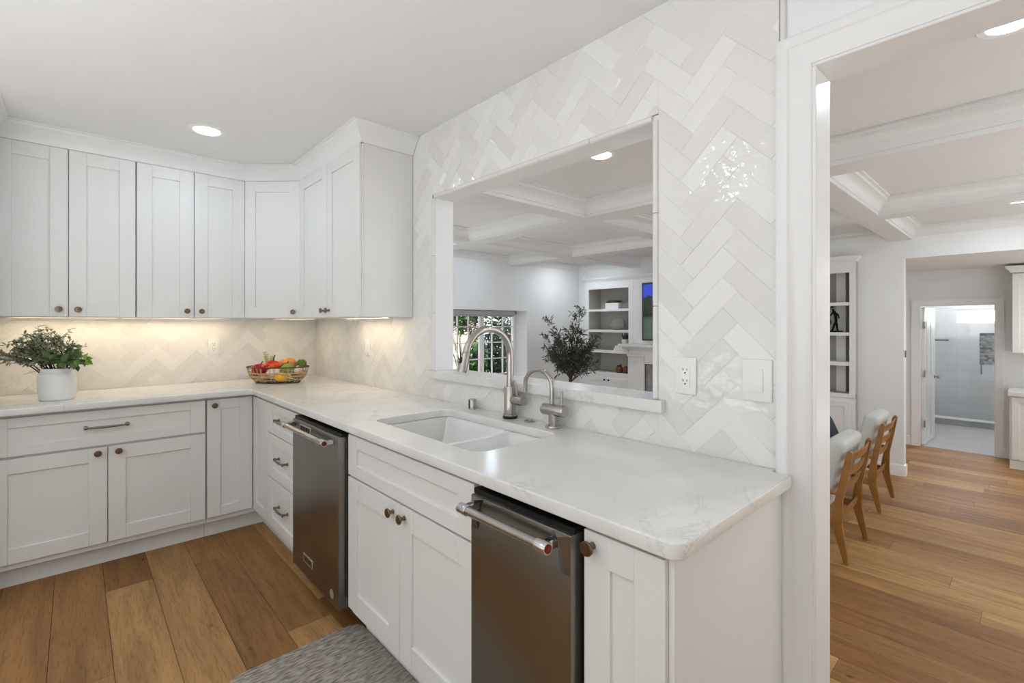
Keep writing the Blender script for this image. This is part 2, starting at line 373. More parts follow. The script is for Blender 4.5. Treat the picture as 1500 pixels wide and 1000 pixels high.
# ------------------------------------------------------------------ floors
def planks(x0, x1, y0, y1, z, w, seed, xo=0):
    rnd = random.Random(seed); m = MB(); lay = m.b.faces.layers.float.new('tint')
    x = x0+xo
    while x > x0: x -= w
    while x < x1:
        y = y0-rnd.random()*1.6
        while y < y1:
            L = rnd.choice((1.1, 1.5, 1.9, 2.1))
            a, b, c, d = max(x, x0), min(x+w, x1), max(y, y0), min(y+L, y1)
            if b-a > .01 and d-c > .02:
                g = .0009; t = rnd.random()
                vs = [m.b.verts.new(q) for q in ((a+g, c+g, z), (b-g, c+g, z), (b-g, d-g, z), (a+g, d-g, z))]
                lo = [m.b.verts.new((q.co.x, q.co.y, z-.012)) for q in vs]
                fs = [m.b.faces.new(vs)]+[m.b.faces.new((vs[i], lo[i], lo[(i+1) % 4], vs[(i+1) % 4])) for i in range(4)]
                for f in fs: f[lay] = t
            y += L
        x += w
    return m
fl = struct('floor', planks(-3.2, .118, -6.4, 0, 0, .188, 3, 1.64), OAK)
struct('floor_base', MB().box(-3.2, .118, -6.4, 0, -.06, -.012), DARKGAP)
struct('floor_living', planks(.12, X2+.05, -6.4, YW, FL, .188, 11), OAK)
struct('floor_living_base', MB().box(.12, X2+.05, -6.4, YW, FL-.06, FL-.012), DARKGAP)
struct('floor_bath', MB().box(X2+.051, 9.6, -4.3, -2.4, FL-.05, FL), BFLOOR)
struct('floor_shower', MB().box(9.72, 10.5, -4.3, -2.4, FL-.05, FL+.02), CURBT)
# riser of the sunken floor below the doorway, and one step
struct('trim_1', MB().box(.0, .118, -6.4, -3.6, FL, -.062), TRIM)
struct('trim_2', MB().box(.122, .27, -4.75, -3.62, FL, -.205, .004), OAK)

# ------------------------------------------------------------------ kitchen walls and ceiling
struct('wall_back', MB().box(XL, 0, .008, .12, 0, CEIL), WALLP)
struct('wall_left', MB().box(XL-.12, XL, -.75, .12, 0, CEIL), WALLP)
w = MB()
w.box(.0, .12, -OPU0-.022, .008, FL, CEIL)                            # left of the opening
w.box(.0, .12, -OPU1+.02, -OPU0-.022, FL, 1.03)                       # below
w.box(.0, .12, -OPU1+.02, -OPU0-.022, OPZ1-.022, CEIL)                # above
w.box(.0, .12, -DRU0, -OPU1+.02, FL, CEIL)                            # between opening and doorway
w.box(.0, .12, -4.68, -DRU0, DRZ, CEIL)                               # above doorway
w.box(.0, .12, -6.4, -4.68, FL, CEIL)
struct('wall_right', w, WALLP)
w = MB().box(-3.2, .0, -6.5, -6.4, 0, .9).box(-3.2, .0, -6.5, -6.4, 2.1, CEIL).box(-3.2, -2.8, -6.5, -6.4, .9, 2.1).box(-1.8, 0, -6.5, -6.4, .9, 2.1)
struct('wall_front', w, WALLP)
w = MB().box(-3.3, -3.2, -6.5, -.75, 0, .9).box(-3.3, -3.2, -6.5, -.75, 2.1, CEIL).box(-3.3, -3.2, -6.5, -5.2, .9, 2.1).box(-3.3, -3.2, -3.6, -.75, .9, 2.1).box(-3.3, XL-.12, -.75, -.65, 0, CEIL)
struct('wall_left_side', w, WALLP)
struct('ceiling', MB().box(-3.2, .12, -6.4, .12, CEIL, CEIL+.1), CEILP)

def clip(poly, a, b, c):      # keep a*u+b*v<=c
    out = []
    for i in range(len(poly)):
        p, q = poly[i], poly[(i+1) % len(poly)]
        dp, dq = a*p[0]+b*p[1]-c, a*q[0]+b*q[1]-c
        if dp <= 0: out.append(p)
        if dp*dq < 0:
            t = dp/(dp-dq); out.append((p[0]+(q[0]-p[0])*t, p[1]+(q[1]-p[1])*t))
    return out
def area(p): return abs(sum(p[i][0]*p[(i+1) % len(p)][1]-p[(i+1) % len(p)][0]*p[i][1] for i in range(len(p))))/2 if len(p) > 2 else 0
def crect(p, u0, u1, v0, v1):
    for a, b, c in ((-1, 0, -u0), (1, 0, u1), (0, -1, -v0), (0, 1, v1)):
        if len(p) < 3: return []
        p = clip(p, a, b, c)
    return p
def herring(fmap, rect, holes, origin, Wt, seed):
    rnd = random.Random(seed); m = MB(); lay = m.b.faces.layers.float.new('tint')
    e1 = (.70711, .70711); e2 = (-.70711, .70711); g = .0006; n = 3
    for k in range(-70, 70):
        for mm in range(-14, 14):
            for kind in (0, 1):
                if kind == 0: a0, a1, b0, b1 = k+2*n*mm, k+2*n*mm+n, k, k+1
                else: a0, a1, b0, b1 = k+2*n*mm, k+2*n*mm+1, k+1, k+1+n
                q = [(a0*Wt+g, b0*Wt+g), (a1*Wt-g, b0*Wt+g), (a1*Wt-g, b1*Wt-g), (a0*Wt+g, b1*Wt-g)]
                poly = [(origin[0]+e1[0]*a+e2[0]*b, origin[1]+e1[1]*a+e2[1]*b) for a, b in q]
                poly = crect(poly, *rect)
                if area(poly) < 1e-4: continue
                parts = [poly]
                for h in holes:
                    nxt = []
                    for p in parts:
                        us = [x[0] for x in p]; vs = [x[1] for x in p]
                        if max(us) <= h[0] or min(us) >= h[1] or max(vs) <= h[2] or min(vs) >= h[3]: nxt.append(p); continue
                        B = 99
                        for r in ((-B, h[0], -B, B), (h[1], B, -B, B), (h[0], h[1], -B, h[2]), (h[0], h[1], h[3], B)):
                            c = crect(p, *r)
                            if area(c) > 1e-4: nxt.append(c)
                    parts = nxt
                t = rnd.random(); tu, tv = rnd.gauss(0, .006), rnd.gauss(0, .006)
                for p in parts:
                    cl = []
                    for x in p:
                        if not cl or (abs(x[0]-cl[-1][0])+abs(x[1]-cl[-1][1])) > 2e-3: cl.append(x)
                    if len(cl) > 2 and abs(cl[0][0]-cl[-1][0])+abs(cl[0][1]-cl[-1][1]) < 2e-3: cl.pop()
                    if len(cl) < 3: continue
                    cu = sum(x[0] for x in cl)/len(cl); cv = sum(x[1] for x in cl)/len(cl)
                    fr = [m.b.verts.new(fmap(u, v, .0065+tu*(u-cu)+tv*(v-cv))) for u, v in cl]
                    bk = [m.b.verts.new(fmap(u, v, .001)) for u, v in cl]
                    f = m.b.faces.new(fr); f[lay] = t; N = len(cl)
                    es = list(f.edges)
                    for i in range(N):
                        s_ = m.b.faces.new((fr[i], bk[i], bk[(i+1) % N], fr[(i+1) % N])); s_[lay] = t
                    bmesh.ops.bevel(m.b, geom=es, offset=.0009, segments=1, profile=.5, affect='EDGES', clamp_overlap=True)
    return m
struct('wall_right_tiles', herring(mA, (.002, 3.592, .9155, CEIL-.001), [(OPU0, OPU1, 1.03, OPZ1), (-1, 1.55, 1.40, 9)], (3.335, 1.006), .0667, 5), TILE)
struct('wall_back_tiles', herring(mB, (XL+.002, -.008, .9155, 1.40), [], (-.937, .956), .0667, 9), TILE)
g = MB()
g.box(-.0050, -.0002, -1.56, 0, .88, 1.42).box(-.0050, -.0002, -OPU0, -1.56, .88, CEIL).box(-.0050, -.0002, -OPU1, -OPU0, OPZ1, CEIL)
g.box(-.0050, -.0002, -OPU1, -OPU0, .88, 1.03).box(-.0050, -.0002, -3.592, -OPU1, .88, CEIL)
struct('wall_right_grout', g, GROUT)
struct('wall_back_grout', MB().box(XL, -.0051, -.0050, .0078, .88, 1.42), GROUT)
# pencil liner around the opening (pieces with joints)
p = MB()
def liner(u0, z0, u1, z1, wid):
    L = math.hypot(u1-u0, z1-z0); n = max(1, round(L/.3)); du, dz = (u1-u0)/n, (z1-z0)/n
    for i in range(n):
        k = .0012/ (L/n)
        a = (u0+du*(i+k), z0+dz*(i+k)); b = (u0+du*(i+1-k), z0+dz*(i+1-k))
        q = (-dz/(L/n)*wid/2, du/(L/n)*wid/2)
        prof = [(math.cos(t)*wid/2, .001+.014*math.sin(t)**.6 if 0 < t < math.pi else .001) for t in [math.pi*j/8 for j in range(9)]]
        rings = [[p.b.verts.new(mA(c[0]+(-dz/(L/n))*o, c[1]+(du/(L/n))*o, h)) for o, h in prof] for c in (a, b)]
        p.skin(rings)
lw = .022
liner(OPU0+lw/2, 1.073, OPU0+lw/2, OPZ1-lw, lw); liner(OPU1-lw/2, 1.073, OPU1-lw/2, OPZ1-lw, lw); liner(OPU0+lw, OPZ1-lw/2, OPU1-lw, OPZ1-lw/2, lw)
liner(3.602, 2.13, 3.602, CEIL, .016)
struct('trim_3', p, mat('liner_glaze', (226, 224, 220), .12, var=.02))
# doorway casing
cp = [(0, .0), (0, .009), (.005, .013), (.014, .0145), (.03, .019), (.05, .022), (.056, .028), (.079, .030), (.086, .026), (.086, 0)]
c = MB().sweep([(DRU0+.004, 0), (DRU0+.004, DRZ-.004), (4.676, DRZ-.004), (4.676, 0)], cp, side=-1, fmap=mA)
struct('trim_4', c, TRIM)
j = MB().box(-.006, .125, -DRU0-.014, -DRU0-.0005, FL, DRZ-.012, .002).box(-.006, .125, -4.68, -DRU0-.0005, DRZ-.012, DRZ-.0005, .002)
struct('trim_5', j, TRIM)
# crown above upper cabinets and along the left wall
crown = [(0, CEIL-.098), (.006, CEIL-.098), (.010, CEIL-.09), (.012, CEIL-.08), (.03, CEIL-.055), (.05, CEIL-.03), (.062, CEIL-.022), (.064, CEIL-.012), (.074, CEIL-.008), (.074, CEIL-.0005), (0, CEIL-.0005)]
c = MB().sweep([(XL, -.75), (XL, -.325), (-.607, -.325), (-.325, -.607), (-.325, -1.576), (-.009, -1.576)], crown, side=1)
struct('trim_6', c, TRIM)

# ------------------------------------------------------------------ shared cabinet pieces
def shaker(x0, x1, z0, z1, yf, st=.075, th=.02, rec=.009, rail=None):
    m = MB(); r = rail or st; b = .0012
    m.box(x0, x0+st, yf, yf+th, z0, z1, b).box(x1-st, x1, yf, yf+th, z0, z1, b)
    m.box(x0+st, x1-st, yf, yf+th, z0, z0+r, b).box(x0+st, x1-st, yf, yf+th, z1-r, z1, b)
    m.box(x0+st-.004, x1-st+.004, yf+rec, yf+th-.002, z0+r-.004, z1-r+.004)
    return m
def knob(p, m=BRONZE, d=(0, -1, 0)):
    return MB().lathe([(.0085, 0), (.0075, .002), (.006, .009), (.0065, .013), (.0125, .018), (.0165, .021), (.017, .0245), (.0155, .027), (.0, .0285)], p, d, 20)
def pull(x0, x1, z, yf):
    m = MB()
    for x in (x0, x1): m.lathe([(.010, 0), (.0095, .004), (.006, .007), (.0055, .02), (.009, .024), (.009, .031), (.004, .034)], (x, yf, z), (0, -1, 0), 16)
    n = 9; m.tube([(x0+(x1-x0)*i/n, yf-.027-.004*math.sin(math.pi*i/n), z-.002*math.sin(math.pi*i/n)) for i in range(n+1)], [.0045+.0022*math.sin(math.pi*i/n) for i in range(n+1)], 12)
    return m
def door(par, x0, x1, z0, z1, yf, kn=None, name='door', st=.075, rail=None, kd=None):
    d = build(name, shaker(x0, x1, z0, z1, yf, st, rail=rail), CAB, par)
    if kn: o = build('knob', knob((kn[0], yf, kn[1])), BRONZE, d); o['label'] = 'aged bronze round knob'
    return d

# ------------------------------------------------------------------ upper cabinets
UB, UT = 1.374, 2.331
def upper(x0, x1, label, knobs):
    t = thing('upper_cabinet', label, 'cabinet', (0, 0, 0), 0, 'white upper cabinets')
    build('body', MB().box(x0, x1, -.315, -.009, UB, UT+.003, .001), CAB, t)
    xm = (x0+x1)/2
    door(t, x0+.002, xm-.0018, UB+.001, UT-.002, -.337, (xm-.04, 1.416)); door(t, xm+.0018, x1-.002, UB+.001, UT-.002, -.337, (xm+.04, 1.416))
    return t
upper(XL+.003, -1.2085, 'white shaker upper cabinet with two doors above the potted greenery, leftmost of the uppers', 0)
upper(-1.2065, -.612, 'white shaker upper cabinet with two doors above the wall outlet left of the corner', 0)
t = thing('corner_cabinet', 'single-door diagonal upper cabinet filling the corner above the fruit basket', 'cabinet')
build('body', MB().prism([(-.009, -.009), (-.608, -.009), (-.608, -.300), (-.300, -.608), (-.009, -.608)], lambda u, v, d: (u, v, d), UB, UT+.003), CAB, t)
dm = shaker(-.197, .197, UB+.001, UT-.002, -.021, .075); T45 = MX.Translation((-.4585, -.4585, 0)) @ MX.Rotation(R(-45), 4, 'Z')
d = build('door', dm.xf(T45), CAB, t)
o = build('knob', knob((.157, -.021, 1.416)).xf(T45), BRONZE, d)
t = thing('upper_cabinet', 'white two-door upper cabinet with bare side panel beside the pass-through', 'cabinet', (0, -.6105, 0), R(-90))
build('body', MB().box(.002, .963, -.315, -.009, UB, UT+.003, .001), CAB, t)
door(t, .004, .489, UB+.001, UT-.002, -.337, (.449, 1.416)); door(t, .493, .955, UB+.001, UT-.002, -.337, (.533, 1.416))
build('face_frame', MB().box(.957, .964, -.322, -.316, UB, UT), CAB, t)

# under-cabinet light bars
for lab, loc, rz, L in (('thin warm light bar under the upper cabinet left of the corner', (-.97, -.13, UB-.0005), 0, .62),
                        ('thin warm light bar under the cabinet beside the pass-through', (-.13, -1.17, UB-.0005), R(90), .62),
                        ('added thin warm light bar under the leftmost upper cabinet above the greenery', (-1.52, -.13, UB-.0005), 0, .5),  # extra bar, added to wash the left backsplash
                        ('added short warm light bar under the diagonal corner cabinet', (-.27, -.27, UB-.0005), R(-45), .3)):  # extra bar, added to lighten the corner
    t = thing('under_cabinet_light', lab, 'light', loc, rz, 'under-cabinet light bars')
    build('housing', MB().box(-L/2, L/2, -.02, .02, -.003, 0, .001), PLAST, t)
    build('lip', MB().box(-L/2, L/2, -.02, -.0175, -.0065, -.0031), PLAST, t); build('lip', MB().box(-L/2, L/2, .0175, .02, -.0065, -.0031), PLAST, t)
    build('diffuser', MB().box(-L/2+.015, L/2-.015, -.013, .013, -.0045, -.0031), STRIPE_, t)

# ------------------------------------------------------------------ base cabinets, back run
YF = -.635; BT = .878
t = thing('base_cabinet', 'white base cabinet with one wide drawer over two doors below the potted greenery', 'cabinet')
build('body', MB().box(XL+.003, -.891, -.614, -.009, .105, BT, .001), CAB, t)
build('toe_kick', MB().box(XL+.003, -.891, -.553, -.5385, 0, .104), CAB, t)
d = build('drawer', shaker(XL+.012, -.897, .672, .864, YF, .075, rail=.05), CAB, t)
o = build('handle', pull(-1.44, -1.268, .775, YF+.009), PEWTER, d); o['label'] = 'pewter bar pull'
door(t, XL+.012, -1.353, .138, .660, YF, (-1.392, .632)); door(t, -1.349, -.897, .138, .660, YF, (-1.305, .632))
t = thing('corner_cabinet', 'white corner base cabinet with a folding door beneath the fruit basket', 'cabinet')
build('body', MB().prism([(-.009, -.009), (-.889, -.009), (-.889, -.614), (-.614, -.614), (-.614, -.955), (-.009, -.955)], lambda u, v, d: (u, v, d), .105, BT), CAB, t)
build('toe_kick', MB().box(-.889, -.54, -.553, -.5385, 0, .104).box(-.553, -.5385, -.955, -.553, 0, .104), CAB, t)
door(t, -.887, -.638, .138, .864, YF, (-.850, .829), rail=.06, st=.07)
d = build('door', shaker(.642, .953, .138, .864, YF, .07, rail=.06).xf(MX.Rotation(R(-90), 4, 'Z')), CAB, t)

# ------------------------------------------------------------------ base cabinets, sink run (local x runs along -y)
def arun(name, label, cat, y0, w):
    return thing(name, label, cat, (0, y0, 0), R(-90))
def abody(t, w, toe=True):
    build('body', MB().box(.001, w-.001, -.614, -.009, .105, BT, .001), CAB, t)
    if toe: build('toe_kick', MB().box(.001, w-.001, -.553, -.5385, 0, .104), CAB, t)
t = arun('drawer_cabinet', 'white base cabinet with a stack of three drawers left of the dishwasher', 'cabinet', -.957, .545); abody(t, .545)
for z0, z1 in ((.690, .864), (.430, .684), (.138, .424)):
    d = build('drawer', shaker(.004, .541, z0, z1, YF, .08, rail=.045 if z1 > .8 else .06), CAB, t)
    zc = (z0+z1)/2+.005
    o = build('handle', pull(.20, .345, zc, YF+.009), PEWTER, d)
t = arun('sink_cabinet', 'wide white base cabinet under the sink with two doors', 'cabinet', -2.112, .878); abody_ = MB()
abody_.box(.001, .877, -.614, -.55, .105, BT).box(.001, .02, -.55, -.009, .105, BT).box(.858, .877, -.55, -.009, .105, BT).box(.02, .858, -.55, -.009, .105, .13)
build('body', abody_, CAB, t); build('toe_kick', MB().box(.001, .877, -.553, -.5385, 0, .104), CAB, t)
build('false_drawer_front', shaker(.003, .873, .698, .868, YF, .08, rail=.05), CAB, t)
door(t, .003, .4365, .138, .690, YF, (.394, .652), st=.08); door(t, .4395, .873, .138, .690, YF, (.475, .652), st=.08)
t = arun('end_cabinet', 'narrow white one-door base cabinet at the right end of the counter with blank end panel', 'cabinet', -3.388, .218)
build('body', MB().box(.001, .205, -.614, -.009, .105, BT, .001), CAB, t); build('toe_kick', MB().box(.001, .205, -.553, -.5385, 0, .104), CAB, t)
door(t, .004, .206, .138, .868, YF, (.029, .838), st=.07)
build('end_panel', MB().box(.2065, .219, -.622, -.031, .001, BT, .0015), CAB, t)

# ------------------------------------------------------------------ appliances
def handle_bar(x0, x1, z, yf, out=.05):
    m = MB(); y = yf-out
    m.tube([(x0+.03, y, z), (x1-.03, y, z)], .0115, 20)
    return m
def hcaps(x0, x1, z, yf, out=.05):
    y = yf-out; res = []
    for a, s_ in ((x0, 1), (x1, -1)):
        m = MB(); m.lathe([(.0135, 0), (.0145, .002), (.0145, .034), (.0125, .036)], (a, y, z), (s_, 0, 0), 24)
        xa = a+s_*.006; m.box(xa, xa+s_*.022, y, yf+.001, z-.012, z+.010, .003); res.append(m)
    return res
def appliance(name, label, cat, y0, w, xf, badge, extra):
    t = arun(name, label, cat, y0, w)
    build('housing', MB().box(.004, w-.004, -.60, -.02, .09, .872), DARKGAP, t)
    build('toe_panel', MB().box(.006, w-.006, -.535, -.52, .002, .088), BLACK, t)
    d = build('door', MB().box(.008, w-.012, -xf, -.602, .118, .852, .004, 2), STEEL, t)
    build('control_edge', MB().box(.008, w-.012, -xf+.012, -.602, .8525, .866), BLACK, t)
    h = build('handle', handle_bar(.025, w-.035, .831, -xf), NICKEL, d)
    for q in hcaps(.025, w-.035, .831, -xf): build('handle_post', q, CHROME, h)
    for a, s_ in ((.0245, -1), (w-.0345, 1)):
        o = build('medallion', MB().lathe([(.0105, 0), (.0105, .001), (.009, .0016), (.004, .0016), (.0038, .0022), (0, .0022)], (a, -xf-.05, .831), (s_, 0, 0), 20), RED, h); o['label'] = 'round red end medallion'
    return t, d
t, d = appliance('dishwasher', 'dark stainless dishwasher between the drawer stack and the sink cabinet', 'dishwasher', -1.508, .595, .668, None, None)
SATIN = mat('satin_silver', (205, 205, 203), .55, 1)
b = build('badge', MB().box(.17, .29, -.6705, -.6682, .185, .225, .0008), SATIN, d); build('badge_plate', MB().box(.178, .282, -.6712, -.6704, .192, .218), PEWTER, b)
o = build('sticker', MB().lathe([(.02, 0), (.02, .0008), (.012, .0012), (0, .0012)], (.515, -.6682, .165), (0, -1, 0), 20), SATIN, d); o['label'] = 'small round silver sticker'
v = build('vent', MB().box(.12, .265, -.6705, -.6682, .785, .842, .001), SATIN, d)
vs = MB()
for i in range(5): vs.box(.13+.026*i, .15+.026*i, -.6715, -.6705, .792, .835)
build('vent_slot', vs, SLOT, v)
t, d = appliance('trash_compactor', 'narrow dark stainless trash compactor right of the sink cabinet', 'compactor', -2.994, .392, .66, None, None)
# flared pocket at the sides of the compactor handle
for s_, a in ((1, .012), (-1, .378)):
    pk = MB()
    pk.b.faces.new([pk.b.verts.new(q) for q in ((a, -.6605, .850), (a, -.6605, .76), (a+s_*.028, -.6735, .845))])
    pk.b.faces.new([pk.b.verts.new(q) for q in ((a, -.6605, .850), (a+s_*.028, -.6735, .845), (a+s_*.055, -.6605, .850))])
    pk.b.faces.new([pk.b.verts.new(q) for q in ((a+s_*.055, -.6605, .850), (a+s_*.028, -.6735, .845), (a+s_*.03, -.6605, .76), (a, -.6605, .76))])
    build('pocket_flare', pk, STEEL, d)

# ------------------------------------------------------------------ countertop, sink, ledge
SX0, SX1, SY0, SY1 = -.525, -.135, -2.862, -2.118
def arc(cx, cy, r, a0, a1, n=6): return [(cx+r*math.cos(R(a0+(a1-a0)*i/n)), cy+r*math.sin(R(a0+(a1-a0)*i/n))) for i in range(n+1)]
outer = [(XL+.002, -.0075), (-.0075, -.0075), (-.0075, -3.586), (-.032, -3.586), (-.032, -3.632)]
outer += arc(-.62, -3.602, .03, 270, 180) + arc(-.68, -.705, .03, 0, 90) + [(XL+.002, -.675)]
ct = curve_slab('countertop', [outer, roundrect(SX0, SX1, SY0, SY1, .05)], .8795, .914, .004, QUARTZ)
tag(ct, 'L-shaped white quartz countertop with grey veins and a sink cutout', 'countertop')
t = thing('kitchen_sink', 'white undermount double-bowl sink set in the quartz countertop', 'sink', (-.33, -2.49, 0))
def bowl(y0, y1, x0, x1, zt, zb):
    m = MB(); rings = []
    for k, (ins, z, r) in enumerate(((-.012, zt, .055), (0, zt, .05), (.004, zt-.02, .05), (.012, zb+.04, .06), (.022, zb+.012, .06), (.05, zb, .05))):
        rings.append([m.b.verts.new((a+.33, b+2.49, z)) for a, b in roundrect(x0+ins, x1-ins, y0+ins, y1-ins, r, 5)])
    for a, b in zip(rings, rings[1:]):
        n = len(a)
        for i in range(n): m.b.faces.new((a[i], a[(i+1) % n], b[(i+1) % n], b[i]))
    m.b.faces.new(rings[-1]); 
    return m
bl = build('bowl', bowl(-2.575, SY1+.004, SX0-.004, SX1+.004, .872, .69), SINKM, t)
br = build('bowl', bowl(SY0-.004, -2.60, SX0-.004, SX1+.004, .872, .72), SINKM, t)
for o in (bl, br):
    s_ = o.modifiers.new('thick', 'SOLIDIFY'); s_.thickness = .008; s_.offset = -1
rm = curve_slab('rim', [[(x+.33, y+2.49) for x, y in q] for q in (roundrect(SX0-.03, SX1+.03, SY0-.03, SY1+.03, .05), roundrect(SX0-.004, SX1+.004, -2.575, SY1+.004, .05), roundrect(SX0-.004, SX1+.004, SY0-.004, -2.60, .05))], .868, .8785, .002, SINKM, t)
for y, z in ((-2.345, .69), (-2.73, .72)):
    o = build('drain', MB().lathe([(.0, 0), (.042, 0), (.045, .002), (.043, .004), (.03, .003), (0, .002)], (0, y+2.49, z), seg=24), CHROME, t); o['label'] = 'round chrome drain'
led = [(-.036, -3.234), (-.036, -1.766), (-.0085, -1.766), (-.0085, -OPU0-.001), (.001, -OPU0-.023), (.145, -OPU0-.023), (.145, -OPU1+.021), (.001, -OPU1+.021), (-.0085, -OPU1+.001), (-.0085, -3.234)]
o = curve_slab('pass_through_ledge', [led], 1.031, 1.072, .0025, QUARTZ)
tag(o, 'narrow veined quartz ledge along the bottom of the pass-through opening', 'ledge')

# ------------------------------------------------------------------ faucets and deck fittings
ZC = .9145
t = thing('kitchen_faucet', 'tall gooseneck pull-down kitchen faucet in brushed nickel behind the sink', 'faucet', (-.063, -2.503, ZC))
o = build('base_ring', MB().lathe([(.032, 0), (.033, .002), (.033, .010), (.031, .012)], seg=28), BLACK, t); o['label'] = 'black base ring'
build('body', MB().lathe([(.030, .012), (.030, .018), (.0265, .021), (.0265, .138), (.025, .141), (.018, .1415)], seg=28), NICKEL, t)
pts = [(0, 0, .141), (0, 0, .2), (0, 0, .275)]
Ra = .122
for i in range(1, 21):
    a = R(168*i/20); pts.append((-Ra+Ra*math.cos(a), 0, .275+Ra*math.sin(a)))
build('spout', MB().tube(pts, .0155, 18), NICKEL, t)
e = V(pts[-1]); dd = (e-V(pts[-2])).normalized()
hd = build('spray_head', MB().lathe([(.0155, -.001), (.0168, .002), (.018, .03), (.0205, .075), (.0195, .082), (.012, .082)], e, dd, 22), NICKEL, t)
side = V((-1, 0, 0)); q = e+dd*.034+side*.0185
bt = MB().blob(q, .011, (.55, .75, 1.6), 2); build('button', bt, BLACK, hd)['label'] = 'black spray button'
hb = build('handle', MB().lathe([(.020, .02), (.0215, .024), (.0215, .085), (.0205, .088), (0, .088)], (0, 0, .085), (0, -1, 0), 24), NICKEL, t)
build('lever', MB().tube([(0, -.048, .10), (-.004, -.046, .13), (-.012, -.040, .172)], [.0065, .006, .0052], 12), NICKEL, hb)
t = thing('hot_water_faucet', 'small gooseneck hot water tap right of the tall faucet', 'faucet', (-.065, -2.769, ZC))
build('flange', MB().lathe([(.033, 0), (.034, .003), (.031, .009), (.022, .0095)], seg=26), NICKEL, t)
build('body', MB().lathe([(.0205, .009), (.0205, .06)], seg=22).lathe([(.021, 0), (.0235, .003), (.0235, .117), (.0215, .12), (0, .12)], (0, .058, .070), (0, -1, 0), 24), NICKEL, t)
pts = [(.003, .012, .09), (.003, .012, .16)]
for i in range(1, 17):
    a = R(172*i/16); pts.append((.003, .012+.078-.078*math.cos(a), .16+.066*math.sin(a)))
pts.append((.003, pts[-1][1]+.002, .125))
build('spout', MB().tube(pts, .0095, 14), NICKEL, t)
build('lever', MB().cyl((0, -.042, .092), (0, -.042, .150), .0055, .006, 14), NICKEL, t)
t = thing('air_gap', 'short brushed metal air gap cylinder on the counter left of the tall faucet', 'fitting', (-.050, -2.212, ZC))
build('cap', MB().lathe([(.021, 0), (.021, .046), (.0185, .05), (0, .05)], seg=26), NICKEL, t)
build('slot', MB().box(-.0225, -.0185, -.0045, -.0005, .006, .045), SLOT, t)
o = build('air_switch', MB().lathe([(.024, 0), (.025, .003), (.022, .006), (.015, .0065), (.0145, .004), (.010, .0045), (.0095, .008), (0, .0085)], seg=26), NICKEL)
o.location = (-.052, -2.617, ZC); tag(o, 'flat round push button set in the counter between the two faucets', 'button')

# ------------------------------------------------------------------ outlets and switch
def plate(name, label, cat, fm_loc, rz, kind, w=.0715, h=.118):
    t = thing(name, label, cat, fm_loc, rz)
    build('cover_plate', MB().box(-w/2, w/2, -.006, -.0005, -h/2, h/2, .0018, 2), PLAST, t)
    if kind == 'outlet':
        i = build('receptacle', MB().box(-.0168, .0168, -.0078, -.0061, -.0335, .0335, .0008), PLAST, t)
        s_ = MB()
        for zc in (.017, -.019):
            s_.box(-.0075, -.0055, -.0083, -.0079, zc, zc+.008).box(-.0095, -.0055, -.0083, -.0079, zc+.003, zc+.005).box(.0055, .0075, -.0083, -.0079, zc+.0005, zc+.0075)
            s_.lathe([(.0026, 0), (.0026, .0004), (0, .0004)], (0, -.0079, zc-.007), (0, -1, 0), 12)
        build('slots', s_, SLOT, i)
    else:
        build('rocker', MB().prism([(-.0335, 0), (.0335, 0), (.0335, .0022), (-.0335, .0055)], lambda u, v, d: (d, -.0061-v, u), -.0168, .0168, .0006), PLAST, t)
    for z in (.048, -.048): build('screw', MB().lathe([(.0022, 0), (.0022, .0008), (0, .001)], (0, -.006, z), (0, -1, 0), 10), PLAST, t)
    return t
plate('wall_outlet', 'white duplex outlet on the back splash under the upper cabinets', 'outlet', (-.7395, -.0072, 1.168), 0, 'outlet')
plate('wall_switch', 'white wall plate on the tiled wall right of the fruit basket', 'switch', (-.0072, -.978, 1.172), R(-90), 'rocker')
plate('wall_outlet', 'white duplex outlet between the pass-through and the doorway', 'outlet', (-.0072, -3.309, 1.162), R(-90), 'outlet', .074, .12)
plate('wall_switch', 'white rocker light switch beside the doorway casing', 'switch', (-.0072, -3.534, 1.166), R(-90), 'rocker', .083, .124)

# ------------------------------------------------------------------ recessed ceiling lights
def downlight(loc, label, lm=None):
    t = thing('recessed_light', label, 'ceiling light', loc, 0, 'recessed ceiling lights')
    build('trim_ring', MB().lathe([(.066, 0), (.066, -.004), (.09, -.005), (.094, -.001), (.094, 0)], seg=40), TRIM, t)
    build('diffuser', MB().lathe([(0, -.0005), (.064, -.0005), (.064, -.003), (.0, -.0045)], seg=36), lm or LAMPE, t)
    return t
downlight((-.935, -.90, CEIL-.0004), 'round recessed ceiling light above the kitchen back counter')
downlight((-1.95, -2.6, CEIL-.0004), 'added round recessed fill light in the kitchen ceiling, unseen left of the frame')  # extra lamp out of view, added to lift the kitchen light
downlight((1.02, -2.18, CEIL-.0004), 'round recessed ceiling light seen through the pass-through', LAMPL)
downlight((1.02, -4.03, CEIL-.0004), 'bright round recessed light just inside the doorway at top right', LAMPL)
downlight((4.68, -4.0, CEIL-.0004), 'small far recessed light above the bathroom hall', LAMPL)
downlight((4.68, 1.1, CEIL-.0004), 'round recessed light in the far coffer near the window wall', LAMPL)
downlight((2.85, 1.14, CEIL-.0004), 'unseen round recessed fill light added in the coffer above the living room window')  # hidden extra lamp, added to brighten the window wall
downlight((1.02, 1.14, CEIL-.0004), 'unseen round recessed fill light added in the coffer left of the pass-through', LAMPL)  # hidden extra lamp, added for more light near the window wall

